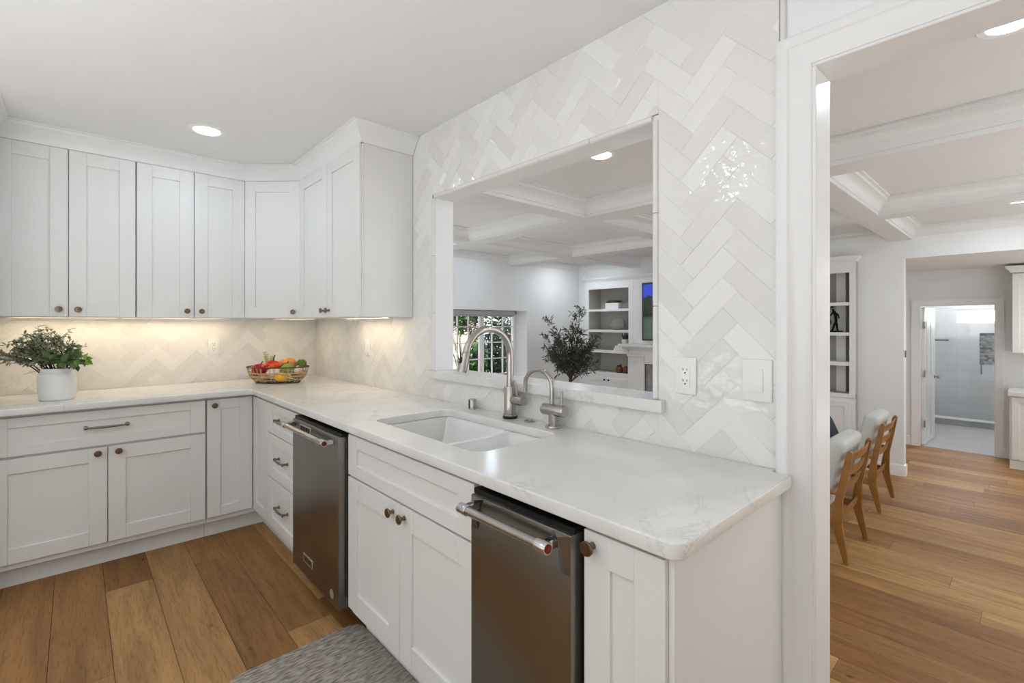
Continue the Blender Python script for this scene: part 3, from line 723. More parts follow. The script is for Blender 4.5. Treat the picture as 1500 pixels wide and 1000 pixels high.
# ------------------------------------------------------------------ vase and greenery
t = thing('ceramic_vase', 'white ceramic jar-shaped vase on the counter at far left', 'vase', (-1.555, -.40, ZC))
build('body', MB().lathe([(0, 0), (.070, 0), (.074, .004), (.079, .05), (.081, .1), (.080, .125), (.076, .143), (.070, .151), (.067, .154), (.067, .172), (.064, .174), (.060, .172), (.060, .158), (.066, .14), (.072, .1), (.070, .02), (0, .012)], seg=40), CERAM, t)
def greenery(name, label, mats, spec, seed, base, leafL, leafW, n):
    rnd = random.Random(seed); t = thing(name, label, 'plant', base); st = MB(); lf = MB()
    for (tip, k) in spec:
        p0 = V((rnd.uniform(-.03, .03), rnd.uniform(-.03, .03), -.10)); tip = V(tip)
        mid = V((p0.x*1.3, p0.y*1.3, .02)).lerp(tip, .35)+V((0, 0, .03))
        pts = []
        for i in range(13):
            u = i/12; pts.append((p0*(1-u)**2+mid*2*u*(1-u)+tip*u*u))
        st.tube(pts, [.0035*(1-.7*i/12)+.0006 for i in range(13)], 6)
        def leaves(pts, cnt, sc):
            for j in range(cnt):
                u = .35+.65*(j+rnd.random()*.5)/cnt if len(pts) > 8 else .1+.9*(j+rnd.random()*.5)/cnt
                x = u*(len(pts)-1); i0 = min(int(x), len(pts)-2); p = pts[i0].lerp(pts[i0+1], x-i0); d = (pts[i0+1]-pts[i0]).normalized()
                if p.z < .015: continue
                sd = V((rnd.gauss(0, 1), rnd.gauss(0, 1), rnd.gauss(0, .7))); sd = (sd-d*sd.dot(d)).normalized()
                lf.leaf(p, d*.5+sd, V((0, 0, 1))+sd*.2, leafL*sc*rnd.uniform(.7, 1.25), leafW*sc*rnd.uniform(.75, 1.2))
        leaves(pts, n, 1)
        for b in range(k):
            i0 = rnd.randint(4, 11); a = pts[i0]; d = (pts[i0+1]-pts[i0]).normalized()
            e = a+(d*.6+V((rnd.gauss(0, .5), rnd.gauss(0, .5), rnd.gauss(.15, .4)))).normalized()*rnd.uniform(.05, .11)
            sub = [a.lerp(e, q/5) for q in range(6)]
            st.tube(sub, [.0016-.0002*q for q in range(6)], 5); leaves(sub, n//3, .9)
    build('stems', st, STEMB, t); build('leaves', lf, mats, t); return t
cr, sr = math.cos(-R(42.9)), math.sin(-R(42.9))
def scr(a, b, z): return (a*cr-b*sr, a*sr+b*cr, z)     # a: sideways as seen, b: away
greenery('boxwood_sprigs', 'spray of small grey-green speckled leaves leaning left out of the white vase', SPRIG,
         [(scr(a, b, z), k) for a, b, z, k in ((-.31, .0, .075, 7), (-.27, -.05, .05, 7), (-.30, .05, .11, 7), (-.24, .03, .09, 8), (-.2, .05, .15, 8), (-.17, -.04, .16, 8), (-.13, .03, .17, 8), (-.21, -.03, .12, 8), (-.16, .0, .11, 8),
          (-.13, -.05, .09, 8), (-.07, .05, .17, 8), (-.01, .02, .175, 8), (.03, .06, .14, 6), (-.05, -.05, .13, 8), (-.09, 0, .13, 8), (.055, .02, .11, 5), (-.22, -.06, .07, 6))], 4, (-1.555, -.40, ZC+.172), .025, .014, 26)
greenery('ivy_sprigs', 'broad glossy green ivy leaves trailing to the right from the white vase', IVY,
         [(scr(.12, -.04, .05), 2), (scr(.155, -.03, .025), 1), (scr(.09, .0, .06), 1), (scr(.07, -.06, .09), 1), (scr(.11, -.06, .035), 1), (scr(.02, -.08, .06), 0)], 12, (-1.555, -.40, ZC+.172), .058, .045, 6)
t = thing('ivy_tip', 'single bright yellow-green ivy leaf at the right end of the vase greenery', 'leaf', (-1.555, -.40, ZC+.172))
tx = V(scr(.175, -.02, .045)); lf = MB(); st = MB(); st.tube([V(scr(.13, -.022, .03)), V(scr(.15, -.02, .042)), tx], .0014, 6)
for d in ((1, 0, .3), (.9, .2, -.6), (.2, .1, 1)):
    lf.leaf(tx, V(scr(*d)), V(scr(0, -1, .6)), .042, .032)
build('stem', st, STEMB, t); build('leaves', lf, IVYL, t)

# ------------------------------------------------------------------ fruit basket
BC = V((-.412, -.390, ZC)); BA = -R(42.9)
t = thing('wire_basket', 'oval open-weave cane basket of vegetables in the counter corner', 'basket', BC, BA)
def oval(rx, ry, z, n=48, w=0): return [(rx*math.cos(2*math.pi*i/n), ry*math.sin(2*math.pi*i/n), z) for i in range(n+1)]
wv = MB(); prof = [(0, .145, .09), (.02, .172, .108), (.05, .196, .124), (.085, .21, .134), (.112, .215, .138)]
def pr_(z):
    for (a, b, c), (d, e, f) in zip(prof, prof[1:]):
        if z <= d: k = (z-a)/(d-a); return b+(e-b)*k, c+(f-c)*k
    return prof[-1][1:]
for z, r in ((.022, .0028), (.045, .003), (.052, .0025), (.068, .003), (.074, .0025)):
    a, b = pr_(z); wv.tube(oval(a, b, z), r, 6)
for i in range(84):
    if i % 7 in (5, 6): continue
    a = 2*math.pi*i/84; wv.tube([(pr_(z)[0]*math.cos(a+z*.6*(1 if i % 2 else -1)), pr_(z)[1]*math.sin(a+z*.6*(1 if i % 2 else -1)), z) for z in (.002, .02, .045, .075, .112)], .0016, 5)
build('weave', wv, WICK, t)
rim = MB(); rim.tube(oval(.215, .138, .112), .0038, 8); a, b = pr_(.004); rim.tube(oval(a, b, .006), .005, 8)
build('rim', rim, DWICK, t)['label'] = 'dark rim hoop and foot'
build('base', MB().lathe([(0, .002), (.146, .002), (.146, .006), (0, .006)], sy=.62, seg=36), DWICK, t)
def bpos(a, b, z): return BC+V((a*math.cos(BA)-b*math.sin(BA), a*math.sin(BA)+b*math.cos(BA), z))
def lobed(n, amp, dent=.25): return lambda p: 1+amp*math.cos(n*math.atan2(p.y, p.x))*(1-p.z*p.z)-dent*max(0, abs(p.z)-.75)*2
def fruit(name, label, cat, pos, r, sc, rgb, fn=None, stem=None, tilt=(0, 0, 0), rough=.3, scol=(70, 90, 40)):
    t = thing(name, label, cat, bpos(*pos)); t.rotation_euler = tilt
    build('flesh', MB().blob((0, 0, 0), r, sc, 3, fn), mat(name+'_skin', rgb, rough, var=.15, scale=30), t)
    if stem: build('stem', MB().tube([(0, 0, r*sc[2]*.8), (.002, 0, r*sc[2]+stem*.5), (.006, 0, r*sc[2]+stem)], [.006, .004, .0045], 8), mat(name+'_stem', scol, .6), t)
    return t
fruit('red_pepper', 'glossy red bell pepper at the left front of the basket', 'pepper', (-.105, -.055, .095), .046, (1, 1, .95), (176, 16, 36), lobed(4, .07), .02, (.3, .2, 0))
fruit('red_apple', 'dark red apple low at the left end of the basket', 'apple', (-.15, .0, .06), .04, (1, 1, .9), (150, 24, 30), lobed(0, 0, .35), .012)
fruit('peach', 'pale pink peach at the far left end of the basket', 'peach', (-.145, .055, .095), .04, (1, 1, .95), (224, 150, 120), None, None)
fruit('red_tomato', 'red pepper with an upright dark green stem at the back of the basket', 'pepper', (-.06, .045, .115), .05, (1, 1, .85), (200, 36, 26), lobed(3, .06), .035, (0, .1, 0), .25, (40, 60, 40))
fruit('orange', 'round orange fruit behind the carrots in the basket', 'orange', (.055, .055, .125), .05, (1, 1, .95), (235, 160, 90), None, None, (0, 0, 0), .5)
fruit('peach_half', 'small tan fruit with dark top edge at the back centre of the basket', 'fruit', (.01, .075, .13), .04, (1.1, 1, .8), (200, 140, 96), None, None, (0, 0, 0), .6)
fruit('white_onion', 'pale cream onion at the front centre of the basket', 'onion', (.015, -.08, .075), .043, (1.05, 1, .85), (232, 220, 200), lobed(0, 0, .2), None, (0, 0, 0), .35)
fruit('lime', 'bright green lime at the front right of the basket', 'lime', (.095, -.055, .1), .04, (1.1, 1, .95), (138, 162, 66), None, None, (0, 0, .4), .4)
fruit('lemon', 'yellow lemon low at the front right of the basket', 'lemon', (.07, -.088, .045), .033, (1.5, 1, .95), (232, 178, 36), lambda p: 1+.25*max(0, abs(p.x)-.85), None, (0, .1, .1), .4)
fruit('potato', 'tan potato at the bottom left of the basket', 'potato', (-.06, -.075, .04), .032, (1.5, .9, .85), (190, 150, 105), lambda p: 1+.1*NZ.noise(p*2), None, (0, 0, .2), .7)
fruit('garlic', 'white garlic bulb at the right end of the basket', 'garlic', (.15, -.02, .085), .03, (1, 1, .85), (236, 228, 214), lobed(8, .05, .1), .012, (0, 0, 0), .5, (220, 210, 190))
fruit('sweet_potato', 'brown sweet potato in the bottom of the basket', 'potato', (.12, .03, .05), .036, (1.3, 1, .8), (168, 110, 70), lambda p: 1+.1*NZ.noise(p*2), None, (0, 0, .9), .7)
t = thing('artichoke', 'green leafy artichoke at the back right of the basket', 'artichoke', bpos(.15, .045, .125))
art = MB(); art.blob((0, 0, 0), .026, (1, 1, 1.1), 2)
for i in range(60):
    a = i*2.4; z = 1-2*(i+.5)/60; rr = math.sqrt(1-z*z); n_ = V((rr*math.cos(a), rr*math.sin(a), z)); art.leaf(n_*.024-V((0, 0, .008)), V((n_.x*.5, n_.y*.5, 1)), n_, .026, .02, .1)
build('bracts', art, mat('artichoke_green', (122, 148, 70), .6, var=.3, scale=60), t)
for i, (a, b, z, a2, b2, z2, lab) in enumerate(((-.06, -.045, .105, .06, .0, .135, 'long orange carrot lying across the top of the basket'), (-.055, -.01, .125, .045, -.035, .125, 'shorter red-orange carrot crossing behind the front one in the basket'))):
    t = thing('carrot', lab, 'carrot', bpos(a, b, z)); e = V(bpos(a2, b2, z2))-V(bpos(a, b, z))
    build('root', MB().tube([e*(q/8) for q in range(9)], [.004, .009, .012, .0145, .016, .0175, .018, .017, .009], 14), mat('carrot_orange', (232, 96+i*-18, 36), .45, var=.1, scale=40), t)
    build('top', MB().tube([e, e*1.06+V((0, 0, .004)), e*1.12+V((0, 0, .012))], [.007, .005, .003], 7), mat('carrot_top', (120, 120, 60), .7), t)
t = thing('herb_sprig', 'thin pale green herb sprig standing up at the left back of the basket', 'herb', bpos(-.125, .10, .10))
st = MB(); lf = MB(); rnd = random.Random(2)
for i in range(3):
    tip = V((rnd.gauss(0, .012), rnd.gauss(0, .012), .07+.015*i)); pts = [tip*(q/6) for q in range(7)]; st.tube(pts, .0011, 5)
    for q in range(2, 7):
        for s_ in (1, -1): lf.leaf(pts[q], V((s_, rnd.gauss(0, .5), .8)), V((0, -1, .3)), .02, .009)
build('stem', st, mat('herb_stem', (170, 180, 120), .6), t); build('leaves', lf, mat('herb_leaf', (180, 190, 120), .6), t)

# ------------------------------------------------------------------ kitchen mat
o = curve_slab('kitchen_mat', [roundrect(-1.075, -.555, -3.25, -2.05, .05)], .001, .014, .004, RUG)
tag(o, 'grey woven anti-fatigue mat on the oak floor before the sink cabinet', 'mat')

# ================================================================== LIVING ROOM
LC = CEIL
struct('ceiling_living', MB().box(.12, X2+.05, -6.4, YW+.12, LC, LC+.1), LCEIL)
ZB = 2.287
XB = [(1.87, 2.11), (3.70, 3.94)]; YB = [(-4.97, -4.77), (-3.165, -2.965), (-1.36, -1.17), (.37, .56)]
bm_ = MB()
for a, b in XB: bm_.box(a, b, -6.4, YW, ZB, LC)
for a, b in YB:
    for c, d in ((.121, 1.87), (2.11, 3.70), (3.94, X1-.001)): bm_.box(c, d, a, b, ZB, LC)
struct('ceiling_beams', bm_, LCEIL)
cx = [.121]+[v for q in XB for v in q]+[X1]; cy = [-6.4]+[v for q in YB for v in q]+[YW]
cprof = [(0, LC-.115), (.008, LC-.115), (.014, LC-.1), (.03, LC-.075), (.055, LC-.045), (.075, LC-.035), (.08, LC-.02), (.098, LC-.014), (.098, LC-.0005), (0, LC-.0005)]
cr_ = MB()
for i in range(0, len(cx), 2):
    for k in range(0, len(cy), 2):
        a, b, c, d = cx[i], cx[i+1], cy[k], cy[k+1]
        cr_.sweep([(a, c), (b, c), (b, d), (a, d)], cprof, True, side=-1)
struct('ceiling_crown', cr_, LCEIL)
# window wall
WX0, WX1, WZ0, WZ1 = 1.7, 4.10, .25, 1.555; WD = .30
w = MB().box(.12, WX0, YW, YW+WD+.1, FL, LC).box(WX1, X1+.4, YW, YW+WD+.1, FL, LC).box(WX0, WX1, YW, YW+WD+.1, WZ1, LC).box(WX0, WX1, YW, YW+WD+.1, FL, WZ0)
struct('wall_window_side', w, WALLP)
# far wall pieces round the built-ins
BY0, BY1 = -2.648, 1.488
w = MB().box(X1, X1+.12, BY1, YW, FL, LC).box(X1, X1+.12, -3.09, BY0, FL, LC).box(X1, X1+.12, BY0, BY1, 2.155, LC)
w.box(X1, X1+.12, -6.4, -3.09, 2.08, LC)
struct('wall_far', w, WALLP)
w = MB().box(.12, X2, -6.5, -6.4, FL, .4).box(.12, X2, -6.5, -6.4, 2.0, LC).box(.12, .6, -6.5, -6.4, .4, 2.0).box(5.2, X2, -6.5, -6.4, .4, 2.0)
struct('wall_living_front', w, WALLP)
struct('ceiling_hall', MB().box(X1+.12, X2, -6.4, -2.4, 2.08, 2.2), CEILP)
w = MB().box(X2, X2+.1, -2.99, -2.4, FL, 2.5).box(X2, X2+.1, -6.4, -3.755, FL, 2.5).box(X2, X2+.1, -3.755, -2.99, 1.598, 2.5).box(X1+.12, X2, -2.5, -2.4, FL, 2.2)
struct('wall_hall', w, WALLP)
# baseboards
bb = [(0, FL+.001), (.014, FL+.001), (.014, FL+.11), (.010, FL+.125), (0, FL+.13)]
m = MB(); m.sweep([(X1+.119, -3.09), (X1, -3.09), (X1, BY0-.002)], bb, side=-1)
struct('baseboard_far', m, TRIM)
m = MB(); m.sweep([(X2, -2.9), (X2, -2.502)], bb, side=-1); m.sweep([(X2, -3.895), (X2, -3.84)], bb, side=-1)
struct('baseboard_hall', m, TRIM)
m = MB(); m.sweep([(X1, YW), (WX0-1.5, YW)], bb, side=-1); struct('baseboard_window_side', m, TRIM)

# window with shade
t = bpy.data.objects.new('window_1', None); COL.objects.link(t); t['kind'] = 'structure'
yw = YW+WD-.03
fr = MB(); fr.box(WX0, WX1, yw, yw+.05, WZ0, WZ0+.05).box(WX0, WX1, yw, yw+.05, WZ1-.05, WZ1).box(WX0, WX0+.05, yw, yw+.05, WZ0, WZ1).box(WX1-.06, WX1, yw, yw+.05, WZ0, WZ1)
fr.box(3.305, 3.385, yw-.005, yw+.05, WZ0, WZ1).box(2.45, 2.53, yw-.005, yw+.05, WZ0, WZ1)
o = build('window_frame', fr, TRIM, t)
mu = MB()
for x in (1.98, 2.24, 2.66, 2.876, 3.09, 3.575, 3.81): mu.box(x-.008, x+.008, yw+.012, yw+.04, WZ0, WZ1)
for z in (.50, .764, 1.03, 1.29): mu.box(WX0, WX1, yw+.012, yw+.04, z-.008, z+.008)
build('muntins', mu, TRIM, o)
build('pane', MB().box(WX0+.04, WX1-.04, yw+.024, yw+.028, WZ0+.03, WZ1-.03), GLASS, t)
t = thing('roller_shade', 'rolled-up grey roller shade at the top of the living room window', 'shade', (0, YW, WZ1))
build('roll', MB().box(WX0+.01, 3.99, .17, .25, -.075, -.002, .012, 3), FABR, t)
build('hem_bar', MB().box(WX0+.02, 3.98, .20, .222, -.10, -.0755, .004), FABR, t)

# garden beyond the window
struct('ground', MB().box(-2, 9, YW+WD+.11, 7.5, FL-.3, FL-.05), GARD)
o = build('garden_wall', MB().box(2.5, 6.6, 6.2, 6.35, FL-.05, 2.6, .01), FENCE); tag(o, 'sunlit pale rendered wall outside the left part of the window', 'wall')
def shrub(x, y, h, r, m, seed, label, n=1500, zc=.55, zr=.46):
    rnd = random.Random(seed); t = thing('garden_shrub', label, 'shrub', (x, y, FL-.049), 0, 'shrubs outside the window'); st = MB(); lf = MB()
    for i in range(9):
        a = rnd.random()*6.28; e = V((math.cos(a)*r*.7, math.sin(a)*r*.7, h*rnd.uniform(.55, .95))); st.tube([V((0, 0, 0)), e*.4+V((0, 0, h*.12)), e], [.02, .012, .004], 6)
    for i in range(n):
        q = V((rnd.gauss(0, 1), rnd.gauss(0, 1), rnd.gauss(0, 1))).normalized()*rnd.random()**.45
        p = V((q.x*r, q.y*r, h*zc+q.z*h*zr))
        lf.leaf(p, V((rnd.gauss(0, 1), rnd.gauss(0, 1), rnd.gauss(0, .8))), V((rnd.gauss(0, .4), rnd.gauss(0, .4), 1)), rnd.uniform(.07, .15), rnd.uniform(.035, .07))
    build('branches', st, STEMB, t); build('leaves', lf, m, t)
shrub(4.42, 3.5, 1.5, .24, SHRUBG, 1, 'green leafy shrub behind the middle mullion of the window', 900)
shrub(5.08, 3.6, 2.0, .40, SHRUBD, 2, 'dark glossy shrub behind the right half of the window', 1700)
shrub(5.95, 3.7, 2.2, .42, SHRUBD, 3, 'dark shrub behind the right edge of the window', 1500)
shrub(5.25, 5.1, 2.6, .62, SHRUBG, 4, 'tree with a bright green crown above the pale garden wall', 1300, .78, .2)
shrub(7.3, 5.1, 3.0, .65, SHRUBD, 5, 'tall dark tree at the back of the garden', 1600)

# built-in bookcases (local y across the wall)
def bookcase(label, ya, yb, oa, ob, knobs, frame_to):
    t = thing('built_in_bookcase', label, 'bookcase', (XF, 0, FL))
    z = lambda v: v-FL
    f = MB(); f.box(0, .02, oa, ya, z(FL), z(2.083), .001).box(0, .02, yb, ob, z(FL), z(2.083), .001).box(0, .02, ob, oa, z(1.955), z(2.083), .001)
    f.box(-.012, .02, yb, ya, z(.44), z(.49), .003).box(0, .02, ob, oa, z(.385), z(.44)).box(0, .02, ob, oa, z(FL), z(FL+.1))
    build('face_frame', f, TRIM, t)
    b = MB().box(.36, .375, yb, ya, 0, z(2.08)); build('back_panel', b, SHELFB, t)
    sd = MB().box(.02, .36, ya-.02, ya, 0, z(2.08)).box(.02, .36, yb, yb+.02, 0, z(2.08)).box(.02, .36, yb+.02, ya-.02, z(2.06), z(2.08)).box(.02, .36, ob, oa, z(.465), z(.489))
    sd.box(.02, .36, oa, ya-.021, 0, z(2.06)).box(.02, .36, yb+.021, ob, 0, z(2.06))
    build('side_panel', sd, SHELFB, t)
    for a, b in ((1.557, 1.598), (1.19, 1.232), (.825, .872)):
        build('shelf', MB().box(.006, .359, ob+.001, oa-.001, z(a), z(b), .002), TRIM, t)
    ym = (oa+ob)/2
    for (c, d, kn) in ((oa+.015, ym+.002, ym+.045), (ym-.002, ob-.015, ym-.045)):
        m_ = shaker(-c, -d, z(FL+.11), z(.392), 0, .06).xf(MX.Rotation(R(-90), 4, 'Z')).xf(MX.Translation((-.021, 0, 0)))
        dr = build('door', m_, TRIM, t)
        build('knob', knob((-.021, kn, z(.425-.07)), d=(-1, 0, 0)), BRZST, dr)
    return t
bookcase('white built-in bookcase with taupe back beside the olive tree, seen through the pass-through', 1.486, .459, 1.406, .551, 0, 0)
bookcase('white built-in bookcase seen through the doorway behind the armchairs', -1.62, -2.646, -1.70, -2.585, 0, 0)
# cornice over the whole unit
m = MB(); m.sweep([(X1-.001, BY1-.002), (XF, BY1-.002), (XF, BY0), (X1-.001, BY0)], [(0, 2.083), (.008, 2.083), (.014, 2.10), (.03, 2.12), (.045, 2.132), (.05, 2.152), (0, 2.152)], side=1)
m.box(XF, X1, BY0, BY1, 2.083, 2.152)
struct('trim_7', m, TRIM)
# chimney breast over the mantel
struct('wall_chimney', MB().box(XF, X1+.3, -1.617, .456, 1.0, 2.082).box(XF+.25, X1+.3, -1.617, .456, FL, 1.0), TRIM)
t = thing('fireplace_mantel', 'white classical fireplace mantel below the wall screen', 'fireplace', (XF, -.58, FL))
build('mantel_shelf', MB().box(-.16, -.0125, -1.25, 1.234, 1.367, 1.41, .004).box(-.12, -.0125, -1.21, 1.194, 1.34, 1.367, .01, 2).box(-.08, -.0125, -1.17, 1.154, 1.315, 1.34, .006), TRIM, t)
build('frieze', MB().box(-.03, -.0125, -1.11, 1.09, 1.10, 1.315, .003).box(-.05, -.0125, -.80, .80, 1.095, 1.13, .004), TRIM, t)
for a, b in ((.80, 1.11), (-1.11, -.80)):
    build('pilaster', MB().box(-.05, -.0125, a, b, 0, 1.20, .004).box(-.045, -.058, a+.02, b-.02, 1.13, 1.18, .003).box(-.065, -.0125, a-.01, b+.01, 1.20, 1.25, .006), TRIM, t)
build('surround', MB().box(.0, .05, .48, .799, 0, 1.10).box(.0, .05, -.799, -.48, 0, 1.10).box(.0, .05, -.48, .48, .78, 1.10), MARB, t)['label'] = 'grey marble slips'
build('firebox', MB().box(.2, .24, -.48, .48, 0, .78), DARKGAP, t)
t = thing('wall_screen', 'wall-mounted screen above the mantel showing blue sky over dark trees', 'screen', (XF-.001, -.58, FL))
build('bezel', MB().box(-.045, 0, -.84, .84, 1.475, 2.415, .004), mat('screen_bezel', (58, 54, 50), .4), t)
sc_ = build('display', MB().box(-.0475, -.0455, -.81, .81, 0, .88), SCREEN, t); sc_.location = (0, 0, 1.503)
nt = SCREEN.node_tree
for n in nt.nodes:
    if n.type == 'MAP_RANGE': n.inputs[1].default_value = .17; n.inputs[2].default_value = 1.06

# objects on the left bookcase
def onshelf(name, label, cat, y, ztop, dx=.12): return thing(name, label, cat, (XF+dx, y, ztop+.0005))
S1, S2, S3, S4 = 1.598, 1.232, .872, .49
t = onshelf('succulent_planter', 'white rectangular planter of dark succulents on the top shelf', 'planter', .93, S1, .1)
build('planter_box', MB().box(-.05, .05, -.14, .14, 0, .105, .004), CERAM, t)
lf = MB(); rnd = random.Random(5)
for i in range(9):
    c = V((rnd.uniform(-.03, .03), -.115+.029*i, .105))
    for k in range(16): a = rnd.random()*6.28; lf.leaf(c, V((math.cos(a), math.sin(a), rnd.uniform(.2, 1.4))), V((0, 0, 1)), rnd.uniform(.04, .075), .024)
build('succulents', lf, LEAFG, t)
t = onshelf('glass_bowl', 'round clear glass fishbowl vase on the second shelf', 'vase', .86, S2, .13)
build('bowl', MB().lathe([(0, 0), (.06, 0), (.075, .006), (.115, .05), (.13, .1), (.12, .15), (.085, .185), (.075, .188), (.072, .185), (.11, .15), (.122, .1), (.108, .052), (.07, .012), (0, .01)], seg=30), GLASS, t)
for i, (yc, wd, zz, h, lab) in enumerate(((.715, .15, 0, .045, 'lower white hardback book lying on the third shelf'), (.71, .13, .0455, .04, 'upper white hardback book under the potted snake plant'))):
    t = onshelf('book', lab, 'book', yc, S3+zz, .1); t['group'] = 'books under the snake plant'
    build('cover', MB().box(-.09, .09, -wd, wd, 0, .004, .001).box(-.09, .09, -wd, wd, h-.004, h, .001).box(.085, .09, -wd, wd, .004, h-.004), CERAM, t)
    build('pages', MB().box(-.086, .084, -wd+.004, wd-.004, .0045, h-.0045), HOOD, t)
t = onshelf('snake_plant', 'snake plant in a white pot standing on white books', 'plant', .68, S3+.0865, .1)
build('pot', MB().lathe([(0, 0), (.055, 0), (.065, .11), (.06, .112), (.055, .095), (0, .09)], seg=24), CERAM, t)
lf = MB(); rnd = random.Random(8)
for i in range(9):
    a = i*.7; lf.leaf((math.cos(a)*.025, math.sin(a)*.025, .09), V((math.cos(a)*.25, math.sin(a)*.25, 1)), V((math.cos(a), math.sin(a), 0)), rnd.uniform(.10, .15), .034)
build('leaves', lf, LEAFG, t)
t = onshelf('small_bowl', 'small grey bowl beside the books at the right end of the third shelf', 'bowl', .585, S3, .05)
build('bowl', MB().lathe([(0, 0), (.02, 0), (.03, .05), (.032, .09), (.029, .09), (.024, .05), (0, .01)], seg=20), MARB, t)
for yc, lab, leafy in ((.79, 'small brown pot with a green succulent on the bottom shelf', 1), (.65, 'plain small brown pot at the right of the bottom shelf', 0)):
    t = onshelf('brown_pot', lab, 'pot', yc, S4, .08)
    build('pot', MB().lathe([(0, 0), (.045, 0), (.058, .03), (.058, .08), (.045, .105), (.04, .1), (.045, .08), (0, .075)], seg=22), POTB, t)
    lf = MB(); rnd = random.Random(3+leafy)
    for k in range(22 if leafy else 8): a = rnd.random()*6.28; lf.leaf((0, 0, .085), V((math.cos(a), math.sin(a), rnd.uniform(.6, 2))), V((0, 0, 1)), rnd.uniform(.04, .09 if leafy else .05), .02)
    build('succulent', lf, LEAFG, t)
# bronze figure on the right bookcase
t = thing('bronze_statuette', 'dark bronze statuette of a bent figure carrying a bag on the right bookcase shelf', 'sculpture', (XF+.08, -2.42, S2+.0005))
build('plinth', MB().box(-.06, .06, -.07, .12, 0, .018, .003), BRZST, t)
def fig(nodes, edges, name, par):
    me = bpy.data.meshes.new(name); me.from_pydata([n[0] for n in nodes], edges, []); o = bpy.data.objects.new(name, me); COL.objects.link(o)
    o.modifiers.new('s', 'SKIN'); sv = me.skin_vertices[0].data
    for i, n in enumerate(nodes): sv[i].radius = (n[1], n[1]); sv[i].use_root = (i == 0)
    m = o.modifiers.new('d', 'SUBSURF'); m.levels = 2; m.render_levels = 2
    dg = bpy.context.evaluated_depsgraph_get(); me2 = bpy.data.meshes.new_from_object(o.evaluated_get(dg)); bpy.data.objects.remove(o)
    for p in me2.polygons: p.use_smooth = True
    me2.materials.append(BRZST); o = bpy.data.objects.new(name, me2); COL.objects.link(o); o.parent = par; return o
fig([((0, -.01, .15), .018), ((0, -.025, .02), .010), ((0, -.018, .085), .013), ((0, .03, .02), .010), ((0, .012, .085), .013), ((0, -.005, .21), .021), ((0, .012, .255), .019), ((0, .022, .272), .009), ((0, .03, .295), .016),
     ((0, .04, .22), .008), ((0, .065, .19), .007), ((0, -.035, .21), .009), ((0, -.04, .165), .007), ((0, -.042, .015), .008), ((0, .045, .018), .008)],
    [(0, 2), (2, 1), (0, 4), (4, 3), (0, 5), (5, 6), (6, 7), (7, 8), (6, 9), (9, 10), (6, 11), (11, 12), (1, 13), (3, 14)], 'figure', t)
build('hat', MB().lathe([(0, .0), (.03, 0), (.03, .003), (.016, .005), (.014, .018), (0, .02)], (0, .03, .302), (0, .2, 1), 18), BRZST, t)
build('bag', MB().tube([(0, .085, .27), (0, .078, .2), (0, .072, .14), (0, .075, .09)], [.008, .014, .013, .006], 10).tube([(0, .085, .27), (0, .1, .315)], .004, 6).tube([(0, .066, .19), (0, .05, .12), (0, .07, .05)], [.01, .012, .006], 8), BRZST, t)

# motion sensor
t = thing('motion_sensor', 'small white motion sensor high in the corner beside the bookcase', 'sensor', (X1-.0005, 1.56, 2.15))
build('case', MB().box(-.035, 0, -.03, .03, -.055, .055, .008, 2), PLAST, t); build('lens', MB().blob((-.033, 0, -.012), .02, (.5, 1, 1), 2), HOOD, t)
# thermostat on wall end
o = build('wall_control', MB().box(X1+.03, X1+.075, -3.104, -3.0905, .95, 1.03, .003), mat('grey_plastic', (120, 120, 122), .4)); tag(o, 'small grey control on the end of the wall beside the bathroom hall', 'control')

# olive tree
t = thing('olive_tree', 'potted olive tree with thin dark leaves in front of the bookcase', 'tree', (3.95, .62, FL+.0005))
build('pot', MB().lathe([(0, 0), (.13, 0), (.17, .05), (.18, .3), (.17, .33), (.155, .32), (.16, .28), (0, .27)], seg=28), CERAM, t)
rnd = random.Random(21); st = MB(); lf = MB()
def tscr(a, b, z): return V(scr(a, b, z))
st.tube([(0, 0, .25), (.01, .0, .6), (0, .01, .9), (-.005, 0, 1.02)], [.02, .017, .015, .013], 8)
st.tube([(.02, 0, .25), (.03, .01, .6), (.02, 0, 1.0)], [.012, .01, .009], 8)
tips = [(-.30, 0, 1.82), (-.34, .1, 1.55), (-.22, -.1, 1.72), (-.38, -.05, 1.42), (-.10, .1, 1.62), (.0, -.1, 1.70), (.10, .05, 1.92), (.14, -.05, 2.0), (.05, .12, 1.72), (.22, 0, 1.60), (.36, .05, 1.55), (.42, -.08, 1.62), (.30, .15, 1.38), (.28, -.15, 1.28), (-.25, .12, 1.28), (-.28, -.14, 1.32), (0, .18, 1.45), (.1, -.18, 1.4), (-.12, -.16, 1.5), (.33, .0, 1.2), (.2, .1, 1.15), (-.18, .0, 1.2), (-.1, .1, 1.15), (.08, 0, 1.12), (.1, .1, 1.28), (-.05, -.1, 1.25), (.18, -.1, 1.35), (.0, 0, 1.35), (.25, .0, 1.45), (-.2, .0, 1.45), (.12, .1, 1.55)]
